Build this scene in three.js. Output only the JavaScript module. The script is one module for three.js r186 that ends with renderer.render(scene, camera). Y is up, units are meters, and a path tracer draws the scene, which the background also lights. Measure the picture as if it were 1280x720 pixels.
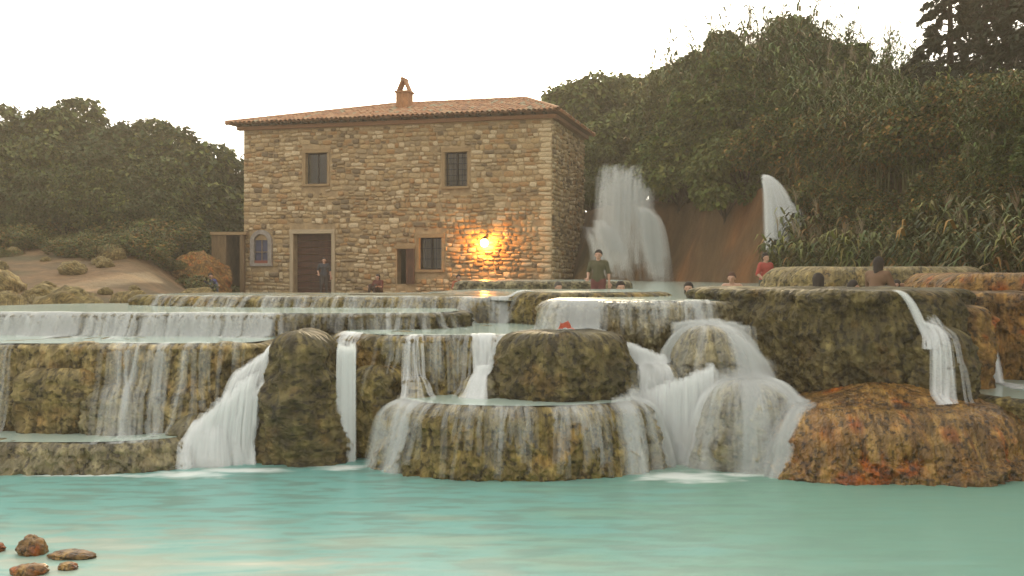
import * as THREE from 'three';
import { mergeGeometries, mergeVertices } from 'three/addons/utils/BufferGeometryUtils.js';
import { ImprovedNoise } from 'three/addons/math/ImprovedNoise.js';
import { MarchingCubes } from 'three/addons/objects/MarchingCubes.js';

// ---------------------------------------------------------------- camera, sky, sun, exposure
const scene = new THREE.Scene();
const FOCAL = 1229, HORIZON = 335, EYE = 2.7;            // pixels of the 1280 x 720 photograph, metres
const camera = new THREE.PerspectiveCamera(2 * Math.atan(360 / FOCAL) * 180 / Math.PI, 1280 / 720, 0.1, 3000);
camera.position.set(0, EYE, 0);
camera.lookAt(0, EYE, -10);
camera.setViewOffset(1280, 720, 0, 360 - HORIZON, 1280, 720);
const renderer = new THREE.WebGLRenderer({ antialias: true });
renderer.toneMapping = THREE.LinearToneMapping;
renderer.toneMappingExposure = 1.8;
renderer.shadowMap.enabled = true;

const SUN_DIR = new THREE.Vector3(0.06, 0.268, -1).normalize();
{ // a bright, thinly veiled evening sky, warmest round the sun
  const w = 512, h = 256, data = new Float32Array(w * h * 4);
  for (let j = 0; j < h; j++) {
    const el = ((j + 0.5) / h - 0.5) * Math.PI;
    for (let i = 0; i < w; i++) {
      const az = ((i + 0.5) / w - 0.5) * 2 * Math.PI;
      const d = new THREE.Vector3(Math.cos(el) * Math.cos(az), Math.sin(el), Math.cos(el) * Math.sin(az));
      const a = Math.acos(THREE.MathUtils.clamp(d.dot(SUN_DIR), -1, 1)) * 180 / Math.PI;
      const up = Math.max(0, Math.sin(el));
      const base = 0.78 - 0.2 * up;
      const g1 = 3.2 * Math.exp(-a / 10), g2 = 1.3 * Math.exp(-a / 42);
      const k = (j * w + i) * 4;
      data[k] = base * 1.0 + g1 * 1.0 + g2 * 1.0;
      data[k + 1] = base * 0.985 + g1 * 0.88 + g2 * 0.93;
      data[k + 2] = base * 0.95 + g1 * 0.62 + g2 * 0.78;
      data[k + 3] = 1;
    }
  }
  const sky = new THREE.DataTexture(data, w, h, THREE.RGBAFormat, THREE.FloatType);
  sky.mapping = THREE.EquirectangularReflectionMapping;
  sky.magFilter = THREE.LinearFilter; sky.minFilter = THREE.LinearFilter; sky.needsUpdate = true;
  scene.background = sky; scene.environment = sky;
}
const sun = new THREE.DirectionalLight(new THREE.Color(1, 0.78, 0.47), 4.2);
sun.name = 'sun';
sun.position.copy(SUN_DIR).multiplyScalar(120); sun.target.position.set(0, 0, 0);
sun.castShadow = true; sun.shadow.radius = 4; sun.shadow.mapSize.set(4096, 4096);
Object.assign(sun.shadow.camera, { left: -60, right: 60, top: 60, bottom: -60, near: 1, far: 300 });
scene.add(sun, sun.target);



scene.fog = new THREE.FogExp2(0xfff3de, 0.0017);           // warm evening haze over the springs

// ---------------------------------------------------------------- helpers
const V = (x, y, z) => new THREE.Vector3(x, y, z);
const X = (px, d) => (px - 640) / FOCAL * d;             // a sight line of the photograph, d metres away, turned to metres
const Y = (py, d) => EYE + (HORIZON - py) / FOCAL * d;
function rng(seed) { let a = seed >>> 0; return () => { a = (a + 0x6D2B79F5) | 0; let t = Math.imul(a ^ (a >>> 15), 1 | a); t = (t + Math.imul(t ^ (t >>> 7), 61 | t)) ^ t; return ((t ^ (t >>> 14)) >>> 0) / 4294967296; }; }
const PN = new ImprovedNoise();
const N3 = (x, y, z) => PN.noise(x + 31.7, y + 17.3, z + 5.1);
const fbm = (x, y, z, o = 4) => { let s = 0, a = 0.5; for (let i = 0; i < o; i++) { s += a * N3(x, y, z); x *= 2.03; y *= 2.01; z *= 2.05; a *= 0.5; } return s; };
const clamp = (x, a = 0, b = 1) => Math.min(b, Math.max(a, x));
const smooth = (a, b, x) => { const t = clamp((x - a) / (b - a)); return t * t * (3 - 2 * t); };
const lerp = (a, b, t) => a + (b - a) * t;
const mixc = (a, b, t) => [lerp(a[0], b[0], t), lerp(a[1], b[1], t), lerp(a[2], b[2], t)];
const taken = new Map();
function numbered(n) { const k = taken.get(n) ?? 0; taken.set(n, k + 1); return k ? `${n}_${String(k).padStart(3, '0')}` : n; }
function shade(o) { o.traverse((m) => { if (m.isMesh) { m.castShadow = true; m.receiveShadow = true; } }); return o; }
function tag(o, label, category, group, kind) { Object.assign(o.userData, label && { label }, category && { category }, group && { group }, kind && { kind }); return o; }
function top(name, geo, mat, label, category, group, kind) {
  const m = new THREE.Mesh(geo, mat); m.name = numbered(name); tag(m, label, category, group, kind); scene.add(shade(m)); return m;
}
function groupOf(name, label, category, group) { const g = new THREE.Group(); g.name = numbered(name); tag(g, label, category, group); scene.add(g); return g; }
function part(parent, name, geo, mat, kind, label) {
  const m = new THREE.Mesh(geo, mat); m.name = name; if (kind) m.userData.kind = kind; if (label) m.userData.label = label; parent.add(shade(m)); return m;
}
function place(src, x, y, z, turn = 0, scale = 1, label, group) {
  const c = src.clone(); c.name = numbered(src.userData.kindName ?? src.name.replace(/_\d{3}$/, '')); c.userData = { ...src.userData };
  if (label) c.userData.label = label; if (group) c.userData.group = group;
  c.position.set(x, y, z); c.rotation.y = turn; c.scale.setScalar(scale); scene.add(c); return c;
}
function geoFrom(pos, idx, uv, col) {
  const g = new THREE.BufferGeometry();
  g.setAttribute('position', new THREE.Float32BufferAttribute(pos, 3));
  if (uv) g.setAttribute('uv', new THREE.Float32BufferAttribute(uv, 2));
  if (col) g.setAttribute('color', new THREE.Float32BufferAttribute(col, 3));
  g.setIndex(idx); g.computeVertexNormals(); return g;
}
function box(w, h, d, x = 0, y = 0, z = 0) { const g = new THREE.BoxGeometry(w, h, d); g.translate(x, y, z); return g; }
function tubeGeo(pts, r0, r1, seg = 8, rad = 6) {         // tapered tube along points
  const c = new THREE.CatmullRomCurve3(pts), fr = c.computeFrenetFrames(seg), pos = [], idx = [], uv = [];
  for (let i = 0; i <= seg; i++) {
    const p = c.getPoint(i / seg), r = lerp(r0, r1, i / seg);
    for (let j = 0; j <= rad; j++) { const a = j / rad * 2 * Math.PI; const n = fr.normals[i].clone().multiplyScalar(Math.cos(a)).addScaledVector(fr.binormals[i], Math.sin(a)); pos.push(p.x + n.x * r, p.y + n.y * r, p.z + n.z * r); uv.push(j / rad, i / seg * 3); }
  }
  for (let i = 0; i < seg; i++) for (let j = 0; j < rad; j++) { const a = i * (rad + 1) + j, b = a + rad + 1; idx.push(a, b, a + 1, b, b + 1, a + 1); }
  return geoFrom(pos, idx, uv);
}

// ---------------------------------------------------------------- textures (all tile)
function lattice(seed) { const r = rng(seed), t = new Float32Array(256 * 256); for (let i = 0; i < t.length; i++) t[i] = r(); return t; }
const LT = lattice(77);
function vnoise(x, y, px, py, off = 0) {                  // value noise with period px, py
  const xi = Math.floor(x), yi = Math.floor(y), fx = x - xi, fy = y - yi, sx = fx * fx * (3 - 2 * fx), sy = fy * fy * (3 - 2 * fy);
  const g = (i, j) => LT[((((j % py) + py) % py + off * 37) & 255) * 256 + ((((i % px) + px) % px + off * 91) & 255)];
  return lerp(lerp(g(xi, yi), g(xi + 1, yi), sx), lerp(g(xi, yi + 1), g(xi + 1, yi + 1), sx), sy);
}
function tfbm(u, v, fx, fy, oct, off = 0) { let s = 0, a = 0.5, n = 0; for (let o = 0; o < oct; o++) { s += a * vnoise(u * fx, v * fy, fx, fy, off + o); n += a; a *= 0.55; fx *= 2; fy *= 2; } return s / n; }
function texture(w, h, fn, srgb) {
  const d = new Uint8Array(w * h * 4);
  for (let j = 0; j < h; j++) for (let i = 0; i < w; i++) { const c = fn((i + 0.5) / w, (j + 0.5) / h), k = (j * w + i) * 4; for (let q = 0; q < 3; q++) d[k + q] = clamp(c[q]) * 255; d[k + 3] = 255; }
  const t = new THREE.DataTexture(d, w, h, THREE.RGBAFormat); t.magFilter = THREE.LinearFilter; t.minFilter = THREE.LinearFilter;
  t.wrapS = t.wrapT = THREE.RepeatWrapping; if (srgb) t.colorSpace = THREE.SRGBColorSpace; t.needsUpdate = true; return t;
}
const grey = (x) => [x, x, x];
const rockBump = texture(512, 512, (u, v) => { const a = tfbm(u, v, 10, 8, 5, 1), b = Math.abs(tfbm(u, v, 16, 12, 3, 9) - 0.5) * 2; return grey(0.65 * a + 0.4 * (1 - b)); });
const rockMap = texture(512, 512, (u, v) => { const a = tfbm(u, v, 14, 9, 5, 3), p = smooth(0.55, 0.75, tfbm(u, v, 24, 24, 3, 5)), s = tfbm(u, v, 40, 5, 3, 12); const k = 0.42 + 0.62 * a + 0.3 * (s - 0.5) - 0.3 * p; return [k * 1.02, k, k * 0.95]; }, true);
const grainMap = texture(256, 256, (u, v) => { const a = tfbm(u, v, 8, 8, 6, 21); return [0.72 + 0.36 * a, 0.71 + 0.36 * a, 0.68 + 0.36 * a]; }, true);
const woodMap = texture(256, 256, (u, v) => { const a = tfbm(u, v, 40, 3, 4, 6), b = tfbm(u, v, 5, 5, 3, 8); const k = 0.55 + 0.5 * (a - 0.5) + 0.35 * (b - 0.5); return [k, k * 0.95, k * 0.9]; }, true);
function rep(t, x, y) { const c = t.clone(); c.repeat.set(x, y); c.needsUpdate = true; return c; }

// ---------------------------------------------------------------- materials
const std = (o) => new THREE.MeshStandardMaterial(o);
const phy = (o) => new THREE.MeshPhysicalMaterial(o);
const lin = (r, g, b) => new THREE.Color().setRGB(r, g, b);
const M = {
  rock: std({ vertexColors: true, map: rockMap, bumpMap: rockBump, bumpScale: 0.1, roughness: 0.75 }),
  wetRock: std({ vertexColors: true, map: rockMap, bumpMap: rockBump, bumpScale: 0.08, roughness: 0.45 }),
  ground: std({ vertexColors: true, map: rep(grainMap, 0.5, 0.5), bumpMap: rep(rockBump, 0.7, 0.7), bumpScale: 0.06, roughness: 0.95 }),
  poolTop: phy({ color: lin(0.42, 0.52, 0.45), roughness: 0.12, ior: 1.33 }),
  strand: phy({ color: lin(0.93, 0.96, 0.95), roughness: 0.5, transparent: true, opacity: 0.17, side: THREE.DoubleSide }),
  film: phy({ color: lin(0.84, 0.88, 0.85), roughness: 0.5, transparent: true, opacity: 0.065, side: THREE.DoubleSide }),
};

// ---------------------------------------------------------------- ground
const EDGE = [[-30, 14.5], [-12, 14.5], [-10, 15], [-3, 17.5], [-2.2, 22], [-0.5, 26], [0.5, 34], [2.5, 45], [6, 43.5], [9, 38], [11.2, 33], [12.6, 27], [12.2, 22], [11, 19], [11.5, 15], [30, 13]];
function segDist(x, d, a, b) { const dx = b[0] - a[0], dd = b[1] - a[1], t = clamp(((x - a[0]) * dx + (d - a[1]) * dd) / (dx * dx + dd * dd)); return Math.hypot(x - a[0] - t * dx, d - a[1] - t * dd); }
function hillDist(x, d) {                                    // metres beyond the edge of the right-hand bank
  let best = Math.min(segDist(x, d, [2.5, 45], [1.5, 60]), segDist(x, d, [1.5, 60], [-6, 900])); for (let i = 7; i < EDGE.length - 1; i++) best = Math.min(best, segDist(x, d, EDGE[i], EDGE[i + 1]));
  let inside = false; const poly = [[-400, -400], [-400, 900], [-6, 900], [1.5, 60], ...EDGE.slice(7), [30, -400]];
  for (let i = 0, j = poly.length - 1; i < poly.length; j = i++) if ((poly[i][1] > d) !== (poly[j][1] > d) && x < (poly[j][0] - poly[i][0]) * (d - poly[i][1]) / (poly[j][1] - poly[i][1]) + poly[i][0]) inside = !inside;
  return inside ? -best : best;
}
function groundH(x, z) {
  const d = -z, n = fbm(x * 0.12, 3, z * 0.12, 4) * 1.2 + fbm(x * 0.8, 9, z * 0.8, 3) * 0.25;
  let y = -1.3;
  y = lerp(y, 1.0, smooth(14.6, 17.5, d));
  y = lerp(y, 1.2, smooth(-6.5, -1.5, -d));                // the bank the photographer stands on
  y = lerp(y, 1.0, smooth(10.5, 13, Math.abs(x)) * smooth(30, 12, d));
  if (x < 3) y = lerp(y, 1.45, smooth(19, 23, d) * smooth(3, -2, x));
  if (d > 16) y += Math.max(0, n) * 0.25 * smooth(17, 30, d) * smooth(-1, -6, x);
  const left = smooth(-13.5, -17, x + (d - 44) * 0.3) * smooth(26, 56, d);
  y += left * 3.2 + smooth(56, 95, d) * 3.5 * smooth(5, -10, x);
  const s = hillDist(x, d) + n * 0.8;
  if (s > 0 && d > 13) y = Math.max(y, 1.2 + Math.min(s * 2.6, 4.6) + Math.max(0, s - 3) * 0.22 - Math.max(0, s - 25) * 0.2 + n * 0.5);
  return Math.min(y, 14);
}
{
  const axis = (list) => { const out = []; for (const [a, b, s] of list) for (let v = a; v < b - 1e-6; v += s) out.push(v); out.push(list.at(-1)[1]); return out; };
  const xs = axis([[-500, -100, 50], [-100, -32, 4], [-32, 32, 0.5], [32, 100, 4], [100, 500, 50]]), ds = axis([[-120, -20, 20], [-20, 0, 2], [0, 75, 0.5], [75, 130, 5], [130, 900, 70]]);
  const pos = [], uv = [], col = [], idx = [];
  for (const d of ds) for (const x of xs) {
    const y = groundH(x, -d); pos.push(x, y, -d); uv.push(x, d);
    const a = smooth(-0.1, 0.2, fbm(x * 0.5, 1, d * 0.5)), b = smooth(0, 0.25, fbm(x * 0.2, 7, d * 0.2)), right = smooth(3, 7, x) ;
    let c = mixc([0.2, 0.12, 0.055], [0.12, 0.08, 0.035], a); c = mixc(c, [0.06, 0.058, 0.02], 0.85 * b);
    c = mixc(c, mixc([0.12, 0.075, 0.035], [0.2, 0.09, 0.03], a), right); col.push(...c);
  }
  const n = xs.length;
  for (let j = 0; j < ds.length - 1; j++) for (let i = 0; i < n - 1; i++) { const a = j * n + i, b = a + n; idx.push(a, a + 1, b, b, a + 1, b + 1); }
  top('ground', geoFrom(pos, idx, uv, col), M.ground, null, null, null, 'structure');
}

// ---------------------------------------------------------------- lower pool
{
  const x0 = -16, x1 = 16, d0 = -2, d1 = 16.5, cols = 1024, rows = 1024;
  const foamAt = [[X(240, 13), 12.85, 0.75, 0.28], [X(300, 13), 13.1, 0.7, 0.2], [X(432, 13.4), 13.3, 0.45, 0.22], [X(855, 12.8), 12.7, 0.75, 0.42], [X(930, 12.9), 12.85, 0.5, 0.2], [X(120, 13), 12.8, 0.9, 0.1]];
  const map = texture(cols, rows, (u, v) => {
    const x = lerp(x0, x1, u), d = lerp(d0, d1, v);
    const w1 = fbm(x * 0.25, 2, d * 0.6, 3), s = fbm(x * 0.55 + w1 * 1.5, 4.4, d * 1.9 + w1, 5), f = fbm(x * 1.6 + s, 8.8, d * 5.5, 4);
    const shoal = smooth(3.6, -1.2, Math.hypot((x + 4.6) * 0.62, (d - 7.6) * 1.0) + s * 2.4);    // pale lime mud stirred up over the shallows
    const green = smooth(-1.5, 3, x + s * 4);
    let c = mixc([0.075, 0.3, 0.26], [0.09, 0.265, 0.185], clamp(green + f * 0.7));
    c = mixc(c, [0.06, 0.17, 0.135], smooth(-0.12, 0.22, f) * 0.8 * smooth(7, -2, x));
    c = mixc(c, [0.55, 0.53, 0.4], clamp(shoal * (0.85 + f * 2.2)));
    c = mixc(c, [0.36, 0.39, 0.27], smooth(0.05, 0.35, s) * 0.4 * smooth(3, -3, x) * smooth(12.5, 10, d));
    let foam = 0; for (const [fx, fd, rx, rd] of foamAt) foam = Math.max(foam, 1 - Math.hypot((x - fx) / rx, (d - fd) / rd) + fbm(x * 3, 1, d * 5, 3) * 0.9);
    c = mixc(c, [0.82, 0.88, 0.84], smooth(-0.25, 0.85, foam) * 0.9);
    return c.map((q) => (q <= 0.0031308 ? q * 12.92 : 1.055 * q ** (1 / 2.4) - 0.055));
  }, true);
  map.wrapS = map.wrapT = THREE.ClampToEdgeWrapping;
  const bump = texture(512, 512, (u, v) => grey(tfbm(u, v, 5, 10, 3, 14)));
  const nx = 64, nd = 64, pos = [], uv = [], idx = [];
  for (let j = 0; j <= nd; j++) for (let i = 0; i <= nx; i++) { const u = i / nx, v = j / nd; pos.push(lerp(x0, x1, u), 0, -lerp(d0, d1, v)); uv.push(u, v); }
  for (let j = 0; j < nd; j++) for (let i = 0; i < nx; i++) { const a = j * (nx + 1) + i, b = a + nx + 1; idx.push(a, a + 1, b, b, a + 1, b + 1); }
  bump.repeat.set(6, 6);
  top('pool_water', geoFrom(pos, idx, uv), phy({ map, bumpMap: bump, bumpScale: 0.008, roughness: 0.32, ior: 1.33, specularIntensity: 0.35 }), null, null, null, 'structure');
}

// ---------------------------------------------------------------- travertine terraces
const PAL = {
  olive: { a: [0.29, 0.22, 0.055], b: [0.14, 0.125, 0.035], c: [0.47, 0.37, 0.13], d: [0.045, 0.036, 0.012], r: [0.34, 0.17, 0.025], k: 0.45 },
  grey: { a: [0.32, 0.285, 0.15], b: [0.2, 0.185, 0.09], c: [0.5, 0.44, 0.26], d: [0.075, 0.065, 0.03], r: [0.32, 0.18, 0.045], k: 0.2 },
  tan: { a: [0.39, 0.295, 0.11], b: [0.25, 0.205, 0.07], c: [0.55, 0.45, 0.22], d: [0.1, 0.08, 0.028], r: [0.4, 0.19, 0.04], k: 0.35 },
  dark: { a: [0.155, 0.125, 0.04], b: [0.08, 0.073, 0.024], c: [0.33, 0.275, 0.11], d: [0.018, 0.015, 0.007], r: [0.26, 0.125, 0.02], k: 0.3 },
  rust: { a: [0.43, 0.2, 0.045], b: [0.2, 0.085, 0.02], c: [0.64, 0.42, 0.13], d: [0.065, 0.026, 0.008], r: [0.5, 0.135, 0.014], k: 1 },
};
function terraceShape(o) {
  const { front, back, base = -0.4, rim = 0.1, bulge = 0.08, under = 0.12, amp = 1, seed = 1, dome = 0 } = o;
  const topY = o.top;
  const P = front.map(([px, d]) => V(X(px, d), 0, -d));
  const f0 = P[0], f1 = P.at(-1);
  const ctl = Array.isArray(back) ? back.map(([px, d]) => V(X(px, d), 0, -d)) : [V(lerp(f1.x, f0.x, 0.12), 0, -back), V(lerp(f1.x, f0.x, 0.5), 0, -back - 0.15), V(lerp(f1.x, f0.x, 0.88), 0, -back)];
  const closed = new THREE.CatmullRomCurve3([ctl[1] ?? ctl[0], ...ctl.slice(2), ...P, ctl[0]], true, 'centripetal');
  const NS = 1600, S = [];
  closed.arcLengthDivisions = 3000;
  const len = closed.getLength();
  for (let i = 0; i < NS; i++) S.push(closed.getPointAt(i / NS));
  const nrm = S.map((p, i) => { const t = S[(i + 3) % NS].clone().sub(S[(i + NS - 3) % NS]).normalize(); return V(-t.z, 0, t.x); });
  const cen = S.reduce((a, p) => a.add(p), V(0, 0, 0)).multiplyScalar(1 / NS);
  const at = (s) => { const f = ((s % 1) + 1) % 1 * NS, i = Math.floor(f) % NS, k = f - Math.floor(f), j = (i + 1) % NS; return [S[i].clone().lerp(S[j], k), nrm[i].clone().lerp(nrm[j], k).normalize()]; };
  const H = topY - base;
  // r: 0..1 up the face, 1..1.4 round the rim, 1.4..2 across the top; detail 0..1
  const surf = (s, r, detail = 1, lift = 0) => {
    const [p, n] = at(s), arc = s * len;
    const t = clamp(r), y = base + t * (H - rim);
    let off = -under * (1 - t) ** 1.6 + bulge * Math.sin(Math.PI * clamp(t * 1.05)), up = 0, inward = 0;
    if (r > 1) { const q = clamp((r - 1) / 0.4) * Math.PI / 2; inward = rim * (1 - Math.cos(q)) ; up = rim * Math.sin(q); }
    const wx = p.x + n.x * off, wz = p.z + n.z * off, wy = y + up;
    const sd = seed * 7.7;
    const big = fbm(wx * 1.1 + sd, wy * 1.0, wz * 1.1, 2) * 0.3;
    const c1 = 1 - Math.abs(N3(wx * 2.6 + sd, wy * 2.0, wz * 2.6)) * 2, c2 = 1 - Math.abs(N3(wx * 6 + sd, wy * 4.2, wz * 6)) * 2;
    const rib = 1 - Math.abs(N3(arc * 4.2 + sd, wy * 0.5, 3 + sd)) * 2, rib2 = 1 - Math.abs(N3(arc * 11 + sd, wy * 1.1, 8 + sd)) * 2;
    const c3 = 1 - Math.abs(N3(wx * 13 + sd, wy * 9, wz * 13)) * 2.4;
    let disp = amp * (big + 0.03 * c1) + (o.det ?? 1.1) * (0.03 * c1 + 0.045 * c2 * detail + 0.028 * c3 * detail + (o.ribs ?? 0.035) * rib + 0.024 * rib2 * detail + 0.035 * detail * fbm(wx * 22, wy * 18, wz * 22, 2));
    const onTop = r > 1 ? 1 - clamp((r - 1) / 0.4) : 1;
    disp *= 0.3 + 0.7 * onTop; disp += lift;
    const q = V(p.x + n.x * (off + disp - inward), wy + (r > 1.0 ? (1 - onTop) * (0.03 * fbm(wx * 2.5, 4, wz * 2.5, 3) * amp + lift) : 0), p.z + n.z * (off + disp - inward));
    if (r > 1.4) { const k = (r - 1.4) / 0.6; q.lerp(V(cen.x, q.y, cen.z), k); q.y += dome * Math.sin(k * Math.PI / 2) + 0.05 * amp * fbm(q.x * 2, 1, q.z * 2, 3) - (o.dish ?? 0) * smooth(0, 0.15, k); }
    return q;
  };
  // arc parameter on the visible front for a photograph column
  const eye = V(0, 0, 0);
  const sAt = (px) => { let best = 0, bd = 1e9; for (let i = 0; i < NS; i++) { const p = S[i]; if (nrm[i].dot(V(-p.x, 0, -p.z)) < 0) continue; const e = Math.abs(640 + p.x / -p.z * FOCAL - px); if (e < bd) { bd = e; best = i; } } return best / NS; };
  return { o, surf, sAt, len, S, nrm, NS, H, topY, cen };
}
function rockColor(pal, x, y, z, arc, seed) {
  const p = PAL[pal], sd = seed * 3.3;
  const a = smooth(-0.18, 0.22, fbm(x * 1.7 + sd, y * 1.2, z * 1.7, 4)), st = smooth(-0.12, 0.25, fbm(arc * 5 + sd, y * 0.6, 2, 3)), sp = smooth(0.06, 0.3, fbm(x * 7 + sd, y * 2.4, z * 7, 4)), dk = smooth(0.02, 0.4, fbm(x * 5.6 + 9 + sd, y * 1.9, z * 5.6, 5)), fi = clamp(0.5 + 1.6 * fbm(arc * 19 + sd, y * 5, 3 + z * 9, 3)), ru = smooth(0.12, 0.32, fbm(x * 2.2 + 40 + sd, y * 1.8, z * 2.2, 3));
  let c = mixc(p.a, p.b, a); c = mixc(c, p.c, 0.55 * st * (1 - dk)); c = mixc(c, p.c, 0.5 * sp); c = mixc(c, p.d, 0.6 * dk * (1 - 0.5 * st)); c = mixc(c, mixc(p.d, p.c, fi), 0.3); c = mixc(c, p.r, ru * p.k); return c;
}
function terraceGeo(T, fine = 0.026) {
  const { o, surf, S, nrm, NS, len } = T;
  const cols = []; let s = 0;
  while (s < 1) { cols.push(s); const i = Math.floor(s * NS) % NS, p = S[i]; const f = nrm[i].dot(V(-p.x, 0, -p.z).normalize()); s += (f > -0.25 ? fine : 0.3) / len; }
  cols.push(1);
  const rowsR = []; const nf = Math.max(6, Math.round(T.H / fine * 0.9)); for (let i = 0; i <= nf; i++) rowsR.push(i / nf);
  for (let i = 1; i <= 6; i++) rowsR.push(1 + 0.4 * i / 6); for (let i = 1; i <= 10; i++) rowsR.push(1.4 + 0.6 * (i / 10) ** 1.3);
  const pos = [], uv = [], col = [], idx = [], nc = cols.length;
  for (const r of rowsR) for (const c of cols) {
    const q = surf(c === 1 ? 0 : c, r); pos.push(q.x, q.y, q.z);
    if (o.planar) uv.push((q.x + q.z * 0.3) / 1.3, (q.y - q.z * 0.7) / 1.3); else if (r <= 1.4) uv.push(c * len / 1.3, (q.y + 0.1 * (r > 1 ? r - 1 : 0)) / 1.3); else uv.push(c * len / 1.3, (q.y + 0.04 + (r - 1.4) * 1.5) / 1.3);
    col.push(...rockColor(o.pal ?? 'olive', q.x, q.y, q.z, o.planar ? q.x : c * len, o.seed ?? 1));
  }
  for (let j = 0; j < rowsR.length - 1; j++) for (let i = 0; i < nc - 1; i++) { const a = j * nc + i, b = a + nc; idx.push(a, a + 1, b, b, a + 1, b + 1); }
  return geoFrom(pos, idx, uv, col);
}
function poolOn(T, inset = 0.01, level = 0.012) {           // still water lying inside the rim
  const pos = [], idx = [], uv = [], n = 120, c = T.surf(0.001, 2), y = T.topY + level;
  pos.push(c.x, y, c.z); uv.push(c.x, c.z);
  for (let i = 0; i <= n; i++) { const q = T.surf(i === n ? 0 : i / n, 1.4 + inset); pos.push(q.x, y, q.z); uv.push(q.x, q.z); }
  for (let i = 1; i <= n; i++) idx.push(0, i, i + 1);
  return geoFrom(pos, idx, uv);
}
const TERR = {};
function terrace(id, name, label, o, category = 'rock') {
  const T = TERR[id] = terraceShape(o);
  T.mesh = top(name, terraceGeo(T, o.fine), o.wet ? M.wetRock : M.rock, label, category);
  if (o.pool !== undefined) top('basin_water', poolOn(T, 0.01, o.pool), M.poolTop, null, null, null, 'structure');
  return T;
}
const round = (px, d, rx, rz) => { const out = []; for (let i = 0; i <= 8; i++) { const a = Math.PI * (1.08 - 1.16 * i / 8); out.push([0, 0, d - Math.sin(a) * rz, Math.cos(a) * rx]); } return out.map(([, , dd, ox]) => [640 + (X(px, d) + ox) / dd * FOCAL, dd]); };

terrace('L0', 'travertine_ledge', 'low algae covered ledge at the waterline below the stepped mossy wall', { front: [[-120, 13.2], [-20, 13.0], [60, 12.95], [150, 13.05], [215, 13.3], [245, 13.7]], back: 14.9, top: 0.37, rim: 0.12, bulge: 0.1, under: 0.05, pal: 'grey', seed: 2, amp: 0.8, pool: 0.015, wet: 1 });
terrace('L1', 'travertine_terrace', 'long mossy travertine wall with small lumps under the wide thin water curtain', { front: [[-140, 14.3], [-40, 14.15], [60, 14.1], [160, 14.2], [260, 14.15], [320, 14.4], [345, 15.0]], back: 17.5, top: 1.6, rim: 0.07, bulge: 0.1, pal: 'tan', seed: 3, amp: 1.0, pool: 0.012 });
terrace('La', 'travertine_lump', 'squat tan lump jutting from the long mossy wall beside the grey wet dome', { front: round(88, 14.25, 0.62, 0.45), back: 14.9, top: 1.28, base: 0.1, rim: 0.16, pal: 'tan', seed: 4, amp: 0.7 });
terrace('Lb', 'travertine_lump', 'grey wet dome under thin trickles on the long mossy wall', { front: round(150, 14.2, 0.55, 0.5), back: 14.8, top: 1.05, base: 0.1, rim: 0.3, pal: 'grey', seed: 5, amp: 0.6, wet: 1 });
terrace('Lc', 'travertine_lump', 'small rounded knob between two thin trickles on the mossy wall', { front: round(200, 14.15, 0.26, 0.26), back: 14.6, top: 0.98, base: 0.1, rim: 0.12, pal: 'olive', seed: 6, amp: 0.5 });
terrace('Ld', 'travertine_lump', 'smooth round knob beside the white slanting fall', { front: round(240, 14.2, 0.34, 0.3), back: 14.7, top: 0.98, base: 0.3, rim: 0.14, pal: 'tan', seed: 7, amp: 0.5 });
terrace('Le', 'travertine_lump', 'pale wet slope under the white slanting fall', { front: round(262, 13.95, 0.5, 0.42), back: 14.6, top: 0.66, base: -0.4, rim: 0.3, pal: 'grey', seed: 8, amp: 0.5, wet: 1 });
terrace('L2', 'travertine_terrace', 'wide straight step behind a thin curtain of water, half white and half dark', { front: [[-140, 16.5], [-20, 16.2], [80, 16.0], [300, 15.8], [480, 15.75], [545, 15.95], [575, 16.5], [580, 17.2]], back: 20, top: 1.96, base: 1.2, rim: 0.05, bulge: 0.03, under: 0.03, pal: 'dark', seed: 9, amp: 0.35, pool: 0.012 });
terrace('L3', 'travertine_terrace', 'topmost low step in front of the stone house with ribbed face', { front: [[165, 19.8], [215, 18.9], [300, 18.4], [420, 18.2], [560, 17.95], [640, 17.8], [672, 18.3]], back: 21.5, top: 2.16, base: 1.2, rim: 0.14, bulge: 0.05, under: 0.03, pal: 'olive', seed: 10, amp: 0.4, pool: 0.0 });
terrace('L3b', 'travertine_terrace', 'short mossy step with a pale rounded end beside the topmost ribbed step', { front: [[650, 17.6], [662, 17.2], [690, 16.9], [740, 16.9], [800, 17.1], [830, 17.6]], back: 19.5, top: 2.27, base: 1.2, rim: 0.12, pal: 'olive', seed: 11, amp: 0.5, pool: 0.01 });
terrace('A1', 'travertine_lump', 'dark lump in the shaded alcove beside the narrow straight fall', { front: round(478, 14.4, 0.42, 0.45), back: 15, top: 1.3, rim: 0.25, under: 0.2, pal: 'olive', seed: 12, amp: 0.8 });
terrace('C1', 'travertine_terrace', 'middle basin wall with thin white trickles above the wide front basin', { front: [[425, 15.2], [440, 14.75], [480, 14.35], [560, 14.25], [640, 14.35], [720, 14.6], [760, 15.2]], back: 17.3, top: 1.71, rim: 0.08, pal: 'olive', seed: 13, amp: 0.8, pool: 0.012 });
terrace('M1', 'travertine_mound', 'tall dark column of rock between the slanting fall and the narrow straight fall', { front: round(376, 14.05, 0.37, 0.42), back: 14.7, top: 1.8, rim: 0.3, bulge: 0.1, under: -0.26, pal: 'dark', seed: 14, amp: 1.0, ribs: 0.03 });
terrace('M3', 'travertine_mound', 'wide drum shaped front basin with streaked olive sides', { front: round(650, 13.75, 1.86, 1.02), back: 15, top: 0.87, rim: 0.26, bulge: 0.1, under: -0.14, pal: 'olive', seed: 15, amp: 0.55, pool: 0.012, fine: 0.024 });
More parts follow.
